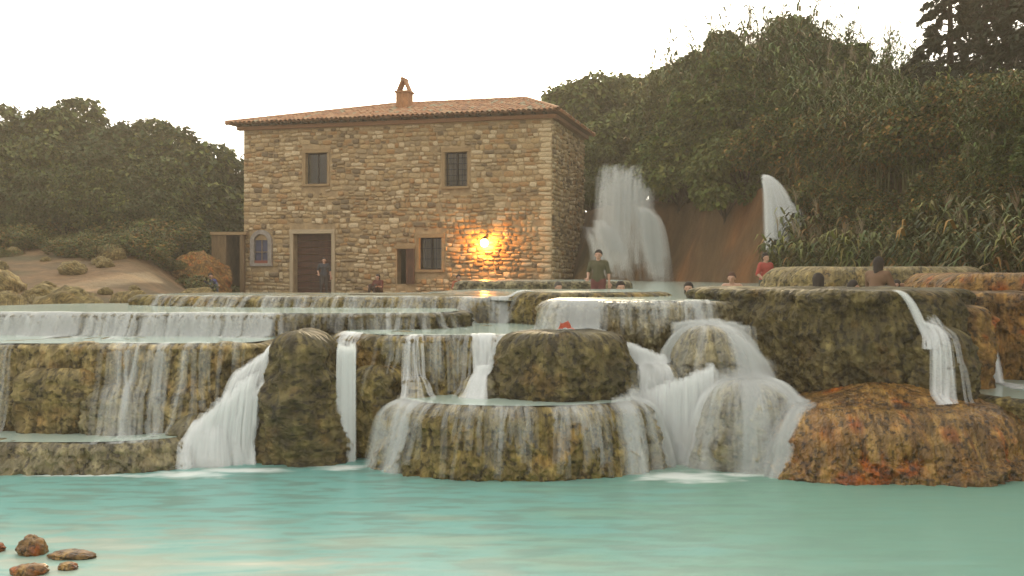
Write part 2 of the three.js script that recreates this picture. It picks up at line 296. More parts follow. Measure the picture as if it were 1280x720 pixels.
terrace('M2', 'travertine_mound', 'dark mossy drum standing at the back of the wide front basin', { front: round(703, 14.15, 0.86, 0.62), back: 14.7, top: 1.79, base: 0.5, rim: 0.28, bulge: 0.1, under: 0.12, pal: 'dark', seed: 16, amp: 0.6, fine: 0.024 });
terrace('Cc', 'travertine_lump', 'small wet cone of rock under the white cone of water', { front: round(606, 14.1, 0.2, 0.2), back: 14.45, top: 1.2, base: 0.5, rim: 0.15, under: -0.28, pal: 'grey', seed: 31, amp: 0.4, wet: 1 });
terrace('Cd', 'travertine_lump', 'little wet cone of rock under a white trickle of the middle basin', { front: round(520, 14.1, 0.13, 0.15), back: 14.4, top: 1.15, base: 0.5, rim: 0.1, under: -0.18, pal: 'grey', seed: 32, amp: 0.4, wet: 1 });
terrace('C2', 'travertine_terrace', 'upper basin with rounded corner and water spilling over it in arcs', { front: [[690, 16.6], [683, 15.8], [700, 15.2], [750, 14.95], [820, 14.85], [890, 14.9], [920, 15.4]], back: 18.2, top: 2.19, base: 1.0, rim: 0.12, bulge: 0.05, under: 0.1, pal: 'grey', seed: 17, amp: 0.5, pool: 0.012, wet: 1 });
terrace('RM1', 'travertine_mound', 'upper smooth dome under the broad white fall', { front: round(888, 14.5, 0.5, 0.48), back: 15.1, top: 1.86, base: 0.2, rim: 0.45, under: -0.25, pal: 'grey', seed: 18, amp: 1.1, wet: 1 });
terrace('RM3', 'travertine_lump', 'wet step half hidden in the broad white fall beside the dark mossy drum', { front: round(815, 14.5, 0.5, 0.5), back: 15.1, top: 1.3, base: -0.2, rim: 0.3, pal: 'grey', seed: 19, amp: 0.5, wet: 1 });
terrace('RM2', 'travertine_mound', 'lower grey dome between the broad white fall and the orange boulder', { front: round(930, 13.8, 0.6, 0.55), back: 14.4, top: 1.16, rim: 0.45, bulge: 0.08, under: -0.1, pal: 'grey', seed: 20, amp: 1.0, wet: 1 });
terrace('RR', 'travertine_cliff', 'big dark pitted rock wall topped by a flat pale rim', { front: [[868, 16.2], [885, 15.6], [930, 15.15], [985, 14.65], [1040, 14.2], [1100, 13.95], [1150, 14.05], [1192, 14.45], [1205, 15.0]], back: 16.9, top: 2.38, base: 0.4, rim: 0.09, bulge: 0.1, under: 0.12, pal: 'dark', seed: 21, amp: 1.25, ribs: 0.05, fine: 0.024 });
terrace('RRb', 'travertine_lump', 'bulging grey shoulder under the small curving fall', { front: round(1170, 13.95, 0.36, 0.4), back: 14.8, top: 1.88, base: 0.5, rim: 0.3, pal: 'dark', seed: 22, amp: 0.8 });
terrace('O1', 'boulder', 'large orange and golden crusted boulder at the water edge', { front: [[958, 13.7], [962, 13.2], [1000, 12.75], [1070, 12.5], [1160, 12.45], [1235, 12.55], [1272, 13.0], [1282, 13.7]], back: 14.9, top: 0.86, rim: 0.55, bulge: 0.1, under: -0.1, dome: 0.24, pal: 'rust', seed: 23, amp: 1.2, ribs: 0.02, planar: 1, wet: 1, fine: 0.024 });
terrace('OL', 'boulder', 'small orange capped rock pillar beside the small curving fall', { front: round(1200, 14.7, 0.34, 0.34), back: 15.2, top: 2.15, base: 0.4, rim: 0.2, under: 0.12, pal: 'rust', seed: 24, amp: 0.8 });
terrace('RW', 'travertine_cliff', 'dark brown rock wall behind the orange capped pillar', { front: [[1170, 16.8], [1200, 16.1], [1260, 15.8], [1340, 15.2], [1400, 14]], back: 19, top: 2.3, base: -0.4, rim: 0.2, pal: 'rust', seed: 25, amp: 1.1 });
terrace('RP', 'travertine_ledge', 'small basin with a pale curved rim below the dark brown wall', { front: [[1190, 14.9], [1205, 14.2], [1240, 13.6], [1290, 13.2], [1360, 13.0], [1420, 13.4]], back: 16, top: 0.92, rim: 0.07, pal: 'olive', seed: 26, amp: 0.5, pool: 0.005 });
terrace('B1', 'travertine_ledge', 'thin pale rim across the upper pool in front of the wall lamp', { front: [[575, 28.5], [600, 27.4], [660, 27], [740, 27], [775, 27.6], [785, 29]], back: 31, top: 2.33, base: 1.4, rim: 0.1, pal: 'grey', seed: 27, amp: 0.4, fine: 0.06, pool: 0.005 });
terrace('B2', 'travertine_ledge', 'pale crusted bank of the upper pool behind the dark head of a bather', { front: [[965, 22.5], [975, 21.6], [1020, 20.6], [1100, 20.2], [1180, 20], [1230, 20.4]], back: 24, top: 2.72, base: 1.4, rim: 0.3, under: -0.35, bulge: 0.05, pal: 'tan', seed: 28, amp: 0.8, fine: 0.05 });
terrace('B3', 'travertine_ledge', 'orange stained bank at the foot of the shaded shrubs', { front: [[1172, 18.3], [1190, 17.4], [1240, 17], [1320, 16.6], [1380, 17]], back: 21, top: 2.6, base: 1.2, rim: 0.35, under: -0.3, pal: 'rust', seed: 29, amp: 1, fine: 0.05 });
{ // the upper pool
  const ring = [[-2.2, 18.8], [0.5, 17.2], [4, 16.2], [7, 16.5], [11.5, 18], [12.8, 22], [13.4, 27], [12, 33], [10, 39], [7, 44.5], [2.5, 46], [0.3, 36], [-0.8, 28], [-2, 24]];
  const pos = [], uv = [], idx = []; pos.push(6, 2.12, -29); uv.push(0, 0);
  for (const [x, d] of ring) { pos.push(x, 2.12, -d); uv.push(x, d); }
  for (let i = 1; i <= ring.length; i++) idx.push(0, i, i % ring.length + 1);
  top('upper_pool_water', geoFrom(pos, idx, uv), M.poolTop, null, null, null, 'structure');
}

// ---------------------------------------------------------------- falling water: films that run over the rock they are poured on
const HM = { x0: -9.5, d0: 11.8, c: 0.025, nx: 760, nd: 400 };
HM.h = new Float32Array(HM.nx * HM.nd).fill(-5);
for (const T of Object.values(TERR)) {
  const P = T.mesh.geometry.attributes.position.array, I = T.mesh.geometry.index.array;
  for (let k = 0; k < I.length; k += 3) {
    const [a, b, c] = [I[k] * 3, I[k + 1] * 3, I[k + 2] * 3];
    const ax = (P[a] - HM.x0) / HM.c, bx = (P[b] - HM.x0) / HM.c, cx = (P[c] - HM.x0) / HM.c, ad = (-P[a + 2] - HM.d0) / HM.c, bd = (-P[b + 2] - HM.d0) / HM.c, cd = (-P[c + 2] - HM.d0) / HM.c;
    const i0 = Math.max(0, Math.ceil(Math.min(ax, bx, cx) - 0.5)), i1 = Math.min(HM.nx - 1, Math.floor(Math.max(ax, bx, cx) + 0.5)), j0 = Math.max(0, Math.ceil(Math.min(ad, bd, cd) - 0.5)), j1 = Math.min(HM.nd - 1, Math.floor(Math.max(ad, bd, cd) + 0.5));
    if (i1 < i0 || j1 < j0 || (i1 - i0) * (j1 - j0) > 4e4) continue;
    const det = (bx - ax) * (cd - ad) - (cx - ax) * (bd - ad); if (Math.abs(det) < 1e-6) continue;
    for (let j = j0; j <= j1; j++) for (let i = i0; i <= i1; i++) {
      const u = ((i - ax) * (cd - ad) - (cx - ax) * (j - ad)) / det, v = ((bx - ax) * (j - ad) - (i - ax) * (bd - ad)) / det;
      if (u < -0.3 || v < -0.3 || u + v > 1.3) continue;
      const y = P[a + 1] + clamp(u) * (P[b + 1] - P[a + 1]) + clamp(v) * (P[c + 1] - P[a + 1]); if (y > HM.h[j * HM.nx + i]) HM.h[j * HM.nx + i] = y;
    }
  }
}
{ const s = HM.h.slice(), r = 3; for (let j = r; j < HM.nd - r; j++) for (let i = r; i < HM.nx - r; i++) { let a = 0, n = 0; for (let q = -r; q <= r; q++) for (let p = -r; p <= r; p++) { a += s[(j + q) * HM.nx + i + p]; n++; } HM.h[j * HM.nx + i] = Math.max(a / n, s[j * HM.nx + i] - 0.03); } }
const hAt = (x, d) => { const fx = clamp((x - HM.x0) / HM.c, 0, HM.nx - 2), fd = clamp((d - HM.d0) / HM.c, 0, HM.nd - 2), i = Math.floor(fx), j = Math.floor(fd), u = fx - i, v = fd - j, h = HM.h, k = j * HM.nx + i; return lerp(lerp(h[k], h[k + 1], u), lerp(h[k + HM.nx], h[k + HM.nx + 1], u), v); };
function flow(R, x, y, d, vx, vd, stop, free) {               // one drop's way down
  if (!free && hAt(x, d) - y > 0.18) return [];
  const path = [[x, y, d]]; let vy = 0, last = 0; const dt = 0.012, e = 0.05;
  for (let k = 0; k < 420; k++) {
    vy -= 9.8 * dt; x += vx * dt; y += vy * dt; d += vd * dt;
    const h = free ? -9 : hAt(x, d) + 0.012;
    if (y < h) {
      const gx = (hAt(x + e, d) - hAt(x - e, d)) / (2 * e), gd = (hAt(x, d + e) - hAt(x, d - e)) / (2 * e);
      const il = 1 / Math.hypot(gx, 1, gd), nx = -gx * il, ny = il, nd = -gd * il, vn = vx * nx + vy * ny + vd * nd;
      if (vn < 0) { vx -= vn * nx * 1.02; vy -= vn * ny * 1.02; vd -= vn * nd * 1.02; }
      if (h - y < 0.12) y = h; else { vd -= 0.4; vy *= 0.6; y += 0.02; }
      const sp = Math.hypot(vx, vy, vd), fr = Math.max(0, 1 - dt * (4 + sp * 2.2)); vx *= fr; vy *= fr; vd *= fr; vx += (R() - 0.5) * 0.13; vd -= 0.008;
    } else { vx *= 0.996; vd *= 0.99; }
    const p = path.at(-1), g = Math.hypot(x - p[0], y - p[1], d - p[2]); last = g > 0.004 ? 0 : last + 1;
    if (g > 0.055) path.push([x, y, d]);
    if (y < stop || last > 40) break;
  }
  if (path.length > 1 && y < stop) path.push([x, stop - 0.02, d]);
  return path;
}
function films(specs, share, wide) {
  const pos = [], idx = [];
  for (const s of specs) {
    const R = rng(s.seed), n = Math.round(s.n * share);
    for (let i = 0; i < n; i++) {
      let f = R(); if (s.clump) { for (let q = 0; q < 6; q++) { if (R() < smooth(-0.35, 0.35, fbm(f * s.clump, s.seed, 1, 4)) + 0.12) break; f = R(); } }
      if (s.edge) f = 0.5 + (f - 0.5) * (0.55 + 0.45 * R());
      const m = f * (s.from.length - 1), a = s.from[Math.min(s.from.length - 2, Math.floor(m))], b = s.from[Math.min(s.from.length - 1, Math.floor(m) + 1)], t = m - Math.floor(m);
      const d = lerp(a[1], b[1], t) + (R() - 0.5) * (s.jd ?? 0.12), px = lerp(a[0], b[0], t) + (R() - 0.5) * (s.jx ?? 4), x = X(px, d), h = s.free ? -9 : hAt(x, d), y = a.length > 2 ? Y(lerp(a[2], b[2], t), d) + (R() - 0.5) * (s.jy ?? 0.03) : Math.max(h, s.minY ?? -9) + 0.015;
      const path = flow(R, x, y, d, (s.vx ?? 0) + (R() - 0.5) * (s.spread ?? 0.12), -(s.speed ?? 0.45) * (0.5 + R()), s.stop ?? 0, s.free);
      if (path.length < 3) continue;
      const w0 = (s.w ?? 0.014) * wide * (0.4 + 1.3 * R()), base = pos.length / 3, turn = (R() - 0.5) * 1.2, lift = 0.004 + 0.02 * R(), keep = s.keep ? Math.max(3, Math.floor(path.length * (s.keep + (1 - s.keep) * R()))) : path.length;
      for (let k = 0; k < keep; k++) { const p = path[k], q = k / (keep - 1), w = w0 * (s.taper ? Math.min(1, 4 * q + 0.3) * Math.min(1, 3 * (1 - q) + 0.25) : 1) * (1 + (s.widen ?? 0) * q); pos.push(p[0] - w * Math.cos(turn), p[1] + lift * 0.5, -p[2] + lift - w * Math.sin(turn), p[0] + w * Math.cos(turn), p[1] + lift * 0.5, -p[2] + lift + w * Math.sin(turn)); }
      for (let k = 0; k < keep - 1; k++) { const b2 = base + k * 2; idx.push(b2, b2 + 2, b2 + 1, b2 + 1, b2 + 2, b2 + 3); }
    }
  }
  return geoFrom(pos, idx);
}
function water(name, label, specs, mat = M.strand) { return top(name, films(specs, mat === M.film ? 0.6 : 0.66, mat === M.film ? 1.6 : 1.4), mat, label, 'waterfall'); }
const lip = (id, px0, px1, n = 10, back = 0.06) => { const T = TERR[id], out = []; for (let i = 0; i <= n; i++) { const s = T.sAt(lerp(px0, px1, i / n)), q = T.surf(s, 1.4, 0); out.push([640 + q.x / -(q.z) * FOCAL, -q.z + back]); } return out; };
water('water_curtain', 'wide pale curtain of water over the straight step', [{ seed: 1, n: 1300, from: lip('L2', 50, 350, 16), clump: 40, stop: 1.61, w: 0.022, spread: 0.2 }, { seed: 2, n: 700, from: lip('L2', -60, 95, 8), clump: 14, stop: 1.61, w: 0.03, spread: 0.3 }, { seed: 3, n: 160, from: lip('L2', 330, 570, 12), clump: 26, stop: 1.61, keep: 0.3, w: 0.02 }], M.film);
water('water_curtain', 'faint ribs of water on the topmost low step before the house', [{ seed: 4, n: 420, from: lip('L3', 195, 665, 16), clump: 30, stop: 1.96, keep: 0.4, w: 0.02 }, { seed: 44, n: 160, from: lip('L3', 560, 670, 6), clump: 6, stop: 1.7, w: 0.03 }], M.film);
water('water_curtain', 'thin white arcs spilling from the upper basin with rounded corner', [{ seed: 5, n: 420, from: lip('C2', 684, 890, 14), clump: 24, stop: 1.72, keep: 0.35, speed: 0.6, w: 0.02 }, { seed: 6, n: 320, from: lip('C2', 683, 745, 8), clump: 7, stop: 1.72, speed: 0.7, w: 0.024 }], M.film);
water('water_curtain', 'fine threads running down the wide drum shaped front basin', [{ seed: 7, n: 250, from: lip('M3', 478, 828, 20), clump: 12, stop: 0, keep: 0.3, w: 0.022 }, { seed: 8, n: 80, from: lip('M3', 472, 510, 4), stop: 0, w: 0.035 }, { seed: 9, n: 110, from: lip('M3', 780, 832, 4), stop: 0, w: 0.035 }], M.film);
water('water_trickle', 'thin trickles over the grey wet dome on the mossy wall', [{ seed: 10, n: 50, from: lip('L1', 134, 172, 3), clump: 4, stop: 0.37, w: 0.02, spread: 0.25 }, { seed: 113, n: 26, from: lip('L1', 172, 190, 2), stop: 0.37, w: 0.016 }, { seed: 11, n: 46, from: lip('L1', 198, 216, 3), stop: 0.37, w: 0.018, spread: 0.2 }], M.film);
water('water_trickle', 'faint trickles down the mossy wall just before the white slanting fall', [{ seed: 12, n: 40, from: lip('L1', 236, 302, 4), clump: 6, stop: 0.3, w: 0.02, keep: 0.3 }], M.film);
water('water_trickle', 'faint trickle beside the squat tan lump on the mossy wall', [{ seed: 13, n: 40, from: lip('L1', -20, 15, 4), stop: 0.37, w: 0.02 }], M.film);
water('water_trickle', 'faint trickles down the middle basin wall behind the wide front basin', [{ seed: 14, n: 130, from: lip('C1', 450, 640, 10), clump: 10, stop: 0.89, keep: 0.3, w: 0.02 }], M.film);
water('water_trickle', 'white trickle over the little wet cone of the middle basin', [{ seed: 15, n: 36, from: lip('C1', 513, 526, 2), stop: 0.89, w: 0.014, spread: 0.1 }]);
water('waterfall', 'white cone of water behind the dark mossy drum', [{ seed: 16, n: 110, from: lip('C1', 590, 618, 4), stop: 0.89, spread: 0.3, w: 0.018, speed: 0.25 }, { seed: 17, n: 110, from: [[598, 14.05, 458], [614, 14.05, 458]], stop: 0.89, spread: 1.2, w: 0.02, speed: 0.3 }]);
water('waterfall', 'white slanting fall beside the tall dark column of rock', [{ seed: 18, n: 380, from: [[345, 14.3, 440], [330, 14.1, 446], [300, 13.95, 470]], jy: 0.08, vx: -0.55, speed: 0.5, spread: 0.5, w: 0.02, jx: 14 }, { seed: 19, n: 340, from: [[318, 13.75, 468], [270, 13.6, 512], [246, 13.55, 538]], jy: 0.1, vx: -0.25, speed: 0.3, spread: 0.25, w: 0.022, jx: 16 }, { seed: 20, n: 160, from: [[325, 13.75, 480], [280, 13.6, 530]], jy: 0.14, vx: -0.1, speed: 0.25, w: 0.02, jx: 20, keep: 0.5 }]);
water('waterfall', 'narrow straight fall in the dark alcove', [{ seed: 22, n: 260, from: [[424, 13.85, 432], [433, 13.8, 440], [443, 13.85, 432]], stop: 0, spread: 0.12, speed: 0.12, w: 0.016, free: 1, jy: 0.12 }, { seed: 23, n: 120, from: lip('C1', 426, 450, 3, 0.02), stop: 1.3, spread: 0.2, speed: 0.3, w: 0.014 }]);
water('waterfall', 'broad white fall fanning over rounded steps between basin and rock wall', [
  { seed: 25, n: 300, from: [[782, 14.4, 428], [800, 14.35, 436], [826, 14.3, 446]], jy: 0.05, vx: 0.25, spread: 0.3, speed: 0.25, w: 0.022, jx: 10 },
  { seed: 26, n: 460, from: [[812, 13.8, 492], [850, 13.7, 478], [890, 13.75, 462]], jy: 0.14, spread: 0.2, vx: -0.05, speed: 0.25, w: 0.024, jx: 14 }]);
water('water_curtain', 'translucent veil over the upper smooth dome', [{ seed: 24, n: 330, from: [[842, 14.65, 404], [890, 14.55, 400], [930, 14.6, 408]], jy: 0.05, spread: 0.6, speed: 0.2, w: 0.045, jx: 18 }, { seed: 27, n: 120, from: [[905, 14.2, 425], [955, 14.1, 452]], jy: 0.06, spread: 0.5, vx: 0.15, speed: 0.2, w: 0.045, jx: 14 }], M.film);
water('water_curtain', 'smooth sheet over the lower grey dome beside the orange boulder', [{ seed: 28, n: 110, from: [[880, 13.8, 474], [925, 13.75, 472], [970, 13.8, 478]], jy: 0.03, spread: 0.6, speed: 0.2, w: 0.06, jx: 14 }], M.film);
water('waterfall', 'small curving fall down the end of the dark pitted rock wall', [{ seed: 29, n: 60, from: [[1116, 13.85, 363], [1124, 13.85, 365]], vx: 1.1, spread: 0.1, speed: 0.2, stop: 1.6, w: 0.012 }, { seed: 30, n: 80, from: [[1152, 13.75, 402], [1168, 13.7, 408]], vx: 0.55, spread: 0.2, speed: 0.15, stop: 0.9, w: 0.014 }]);
water('waterfall', 'dim fall dropping into the small basin below the dark brown wall', [{ seed: 31, n: 110, from: [[1226, 15.3, 420], [1234, 15.2, 424]], vx: 0.4, spread: 0.25, speed: 0.4, stop: 0.92, w: 0.014 }]);
water('waterfall', 'wide misty fall at the cliff beside the house', [
  { seed: 32, n: 420, from: [[748, 43.6, 228], [768, 43.6, 222], [795, 43.6, 224], [815, 43.6, 234]], free: 1, vx: -0.2, spread: 0.9, speed: 0.8, stop: 2.6, w: 0.06, jy: 1.3, keep: 0.5, jx: 14, edge: 1 },
  { seed: 33, n: 170, from: [[732, 43, 290], [752, 43, 282], [780, 43, 300]], free: 1, vx: 1.0, spread: 1.2, speed: 0.6, stop: 2.1, w: 0.08, jy: 0.6, keep: 0.4, jx: 16, edge: 1 },
  { seed: 34, n: 150, from: [[800, 43, 262], [818, 43, 275]], free: 1, vx: 0.6, spread: 0.8, speed: 0.6, stop: 2.1, w: 0.1, jy: 0.5, keep: 0.6, jx: 8 }], M.film);
water('waterfall', 'tapering white fall under the reeds behind the bather in red', [{ seed: 35, n: 300, from: [[955, 35.6, 222], [960, 35.6, 230]], free: 1, vx: 0.95, spread: 1.9, speed: 0.6, stop: 2.1, w: 0.06, jy: 0.3 }, { seed: 36, n: 150, from: [[984, 35.4, 256], [996, 35.4, 268]], free: 1, spread: 0.9, speed: 0.5, stop: 2.1, w: 0.06, jy: 0.4 }]);
// ---------------------------------------------------------------- stone house
const HOUSE_TURN = -Math.atan2(4, 14.87), HP = V(X(305, 48), 1.4, -48), HLEN = Math.hypot(X(690, 44) - HP.x, 4), HDEEP = 7.5, HTOP = 8.2;
const house = groupOf('stone_house', 'two storey rubble stone mill house with low tiled roof and lit wall lamp', 'house');
house.position.copy(HP); house.rotation.y = HOUSE_TURN;
const houseInv = new THREE.Matrix4().compose(HP, new THREE.Quaternion().setFromAxisAngle(V(0, 1, 0), HOUSE_TURN), V(1, 1, 1)).invert();
function onFacade(px, py) {                                  // where a sight line meets the front wall: [along, up]
  const o = V(0, EYE, 0).applyMatrix4(houseInv), p = V(X(px, 40), Y(py, 40), -40).applyMatrix4(houseInv).sub(o); const t = -o.z / p.z; return [o.x + p.x * t, o.y + p.y * t];
}
const rect = (x0, y0, x1, y1) => { const a = onFacade((x0 + x1) / 2, (y0 + y1) / 2), l = onFacade(x0, (y0 + y1) / 2), r = onFacade(x1, (y0 + y1) / 2), t = onFacade((x0 + x1) / 2, y0), b = onFacade((x0 + x1) / 2, y1); return { x0: l[0], x1: r[0], y0: b[1], y1: t[1] }; };
const OPEN = { upLeft: rect(382, 191, 409, 230), upRight: rect(556, 190, 584, 233), door: rect(367, 292, 415, 372), low: rect(524, 297, 552, 337), slit: rect(496, 311, 508, 352), niche: rect(318, 300, 337, 330) };
OPEN.door.y0 = 0.0; OPEN.slit.y0 = 0.55;
const wallMat = std({ color: lin(0.46, 0.34, 0.2), map: rep(grainMap, 0.6, 0.6), bumpMap: rep(rockBump, 1, 1), bumpScale: 0.03, roughness: 0.95 });
const WT = 0.55;
function holed(w, h, holes) {
  const s = new THREE.Shape([[0, 0], [w, 0], [w, h], [0, h]].map(([x, y]) => new THREE.Vector2(x, y)));
  for (const o of holes) s.holes.push(new THREE.Path([[o.x0, o.y0], [o.x0, o.y1], [o.x1, o.y1], [o.x1, o.y0]].map(([x, y]) => new THREE.Vector2(x, Math.max(0.01, y)))));
  const g = new THREE.ExtrudeGeometry(s, { depth: WT, bevelEnabled: false }); g.translate(0, 0, -WT); return g;
}
const frontWall = part(house, 'front_wall', holed(HLEN, HTOP, Object.values(OPEN)), wallMat);
const sideWall = part(house, 'side_wall', box(WT, HTOP, HDEEP - WT - 0.002, HLEN - WT / 2, HTOP / 2, -WT - (HDEEP - WT) / 2), wallMat);
part(house, 'side_wall', box(WT, HTOP, HDEEP - WT - 0.002, WT / 2, HTOP / 2, -WT - (HDEEP - WT) / 2), wallMat);
part(house, 'rear_wall', box(HLEN - 2 * WT - 0.004, HTOP, WT, HLEN / 2, HTOP / 2, -HDEEP + WT / 2), wallMat);
part(house, 'floor', box(HLEN - 2 * WT - 0.01, 0.2, HDEEP - 2 * WT - 0.01, HLEN / 2, 0.1, -HDEEP / 2), std({ color: lin(0.15, 0.11, 0.08), roughness: 0.9 }));
{
  const R = rng(4242);
  const stoneTints = [[0.6, 0.46, 0.27], [0.54, 0.41, 0.24], [0.7, 0.56, 0.36], [0.48, 0.34, 0.18], [0.57, 0.41, 0.22], [0.43, 0.33, 0.2], [0.76, 0.63, 0.43], [0.49, 0.3, 0.14], [0.37, 0.28, 0.17], [0.24, 0.18, 0.11]];
  const stoneMats = stoneTints.map((c) => std({ color: lin(...c), map: grainMap, bumpMap: rockBump, bumpScale: 0.025, roughness: 0.92 }));
  const vMat = std({ vertexColors: true, map: grainMap, bumpMap: rockBump, bumpScale: 0.025, roughness: 0.92 });
  const variants = [];                                        // unit stones: x, y in -0.5..0.5, z 0..1 outwards
  for (let k = 0; k < 10; k++) {
    const r = rng(900 + k), pos = [], idx = [], uv = [], j = () => (r() - 0.5);
    const ring = [[-1, -1], [0, -1], [1, -1], [1, 0], [1, 1], [0, 1], [-1, 1], [-1, 0]].map(([x, y]) => { const c = x && y ? 0.43 : 0.5; return [x * c + j() * 0.17, y * c + j() * 0.19]; });
    for (const [x, y] of ring) { pos.push(x, y, -0.4); uv.push(x, y); }
    for (const [x, y] of ring) { pos.push(x * 0.97, y * 0.95, 0.35 + j() * 0.3); uv.push(x, y); }
    for (const [x, y] of ring) { pos.push(x * 0.74, y * 0.7, 0.8 + j() * 0.5); uv.push(x, y); }
    pos.push(j() * 0.2, j() * 0.2, 0.95 + j() * 0.4); uv.push(0, 0);
    for (let q = 0; q < 2; q++) for (let i = 0; i < 8; i++) { const a = q * 8 + i, b = q * 8 + (i + 1) % 8; idx.push(a, b, a + 8, b, b + 8, a + 8); }
    for (let i = 0; i < 8; i++) idx.push(16 + i, 16 + (i + 1) % 8, 24);
    variants.push(geoFrom(pos, idx, uv));
  }
  const hushed = (holes, x, y) => holes.reduce((m, o) => Math.min(m, smooth(0, 0.7, Math.max(o.x0 - x, x - o.x1, o.y0 - y, y - o.y1))), 1);
  function stones(width, yTop, holes, quoin) {
    const out = []; let y = 0.02;
    while (y < yTop - 0.1) {
      let h = 0.12 + R() * 0.17; if (y + h > yTop - 0.08) h = yTop - y;
      let x = 0.0;
      while (x < width - 0.02) {
        let w = 0.16 + R() * R() * 0.5 + 0.1 * R(); if (x + w > width - 0.12) w = width - x;
        if (quoin && (width - x < 0.7)) w = width - x;
        const split = h > 0.23 && w < 0.34 && R() < 0.35;
        const cells = split ? [[x, y, w, h * 0.5], [x, y + h * 0.5, w, h * 0.5]] : [[x, y, w, h]];
        for (const [cx, cy, cw, ch] of cells) {
          let a0 = cx, a1 = cx + cw, bad = false;
          for (const o of holes) { if (cy + ch > o.y0 - 0.02 && cy < o.y1 + 0.02 && a1 > o.x0 && a0 < o.x1) { if (a0 < o.x0 - 0.12) a1 = Math.min(a1, o.x0 - 0.01); else if (a1 > o.x1 + 0.12) a0 = Math.max(a0, o.x1 + 0.01); else bad = true; } }
          if (bad || a1 - a0 < 0.08 || (R() < 0.02)) continue;
          const n = fbm(cx * 0.35, cy * 0.5, 3, 3); let t = Math.floor(R() * 8.6 + (n < -0.1 ? 1.5 : 0)); if (R() < 0.05) t = 9; t = Math.min(9, t); if (quoin && a1 > width - 0.05) t = R() < 0.6 ? 2 : 6;
          out.push({ x: (a0 + a1) / 2 + (R() - 0.5) * 0.02, y: cy + ch / 2 + (R() - 0.5) * 0.05 + 0.28 * fbm(cx * 0.55, cy * 0.12, 7, 3) * smooth(0, 0.6, cy) * smooth(yTop, yTop - 0.8, cy) * hushed(holes, cx + cw / 2, cy + ch / 2), w: (a1 - a0) * (0.86 + 0.16 * R()), h: ch * (0.8 + 0.24 * R()), d: 0.035 + R() * 0.08, t, v: Math.floor(R() * 10), turn: (R() - 0.5) * 0.2 });
        }
        x += w;
      }
      y += h;
    }
    return out;
  }
  const lintelHoles = Object.entries(OPEN).map(([k, o]) => ({ x0: o.x0 - (k === 'slit' ? 0.02 : 0.17), x1: o.x1 + (k === 'slit' ? 0.45 : 0.17), y0: o.y0 - (k === 'door' ? 0 : 0.14), y1: o.y1 + 0.24 }));
  const mat4 = (s) => new THREE.Matrix4().compose(V(s.x, s.y, 0), new THREE.Quaternion().setFromAxisAngle(V(0, 0, 1), s.turn), V(s.w, s.h, s.d));
  const tinted = (list) => mergeGeometries(list.map((s) => { const g = variants[s.v].clone().applyMatrix4(mat4(s)); const n = g.attributes.position.count, c = new Float32Array(n * 3); for (let i = 0; i < n; i++) c.set(stoneTints[s.t], i * 3); g.setAttribute('color', new THREE.BufferAttribute(c, 3)); return g; }));
  const all = stones(HLEN, HTOP - 0.25, lintelHoles, true).sort((a, b) => b.w * b.h - a.w * a.h);
  all.slice(0, 300).forEach((s, i) => { const m = part(frontWall, i ? `stone_${String(i).padStart(3, '0')}` : 'stone', variants[s.v], stoneMats[s.t]); m.position.set(s.x, s.y, 0); m.rotation.z = s.turn; m.scale.set(s.w, s.h, s.d); });
  part(frontWall, 'small_stones', tinted(all.slice(300)), vMat, 'stuff');
  const side = tinted(stones(HDEEP, HTOP - 0.25, [], true)); side.translate(-HDEEP, 0, 0); side.rotateY(Math.PI / 2); side.translate(HLEN, 0, 0); side.scale(1, 1, 1);
  { const g = tinted(stones(HDEEP, HTOP - 0.25, [])); g.rotateY(Math.PI / 2); g.translate(HLEN, 0, 0); part(sideWall, 'wall_stones', g, vMat, 'stuff'); }
}
const frameMat = std({ color: lin(0.4, 0.28, 0.15), map: grainMap, bumpMap: rockBump, bumpScale: 0.02, roughness: 0.9 });
const paleStone = std({ color: lin(0.55, 0.45, 0.31), map: grainMap, bumpMap: rockBump, bumpScale: 0.02, roughness: 0.9 });
const woodMat = std({ color: lin(0.2, 0.065, 0.032), map: woodMap, roughness: 0.8 }), ironMat = std({ color: lin(0.03, 0.028, 0.026), roughness: 0.6, metalness: 0.4 });
const glassMat = phy({ color: lin(0.8, 0.85, 0.82), roughness: 0.02, transmission: 1, thickness: 0, ior: 1.45, side: THREE.DoubleSide });
const greenWood = std({ color: lin(0.06, 0.05, 0.04), map: woodMap, roughness: 0.8 });
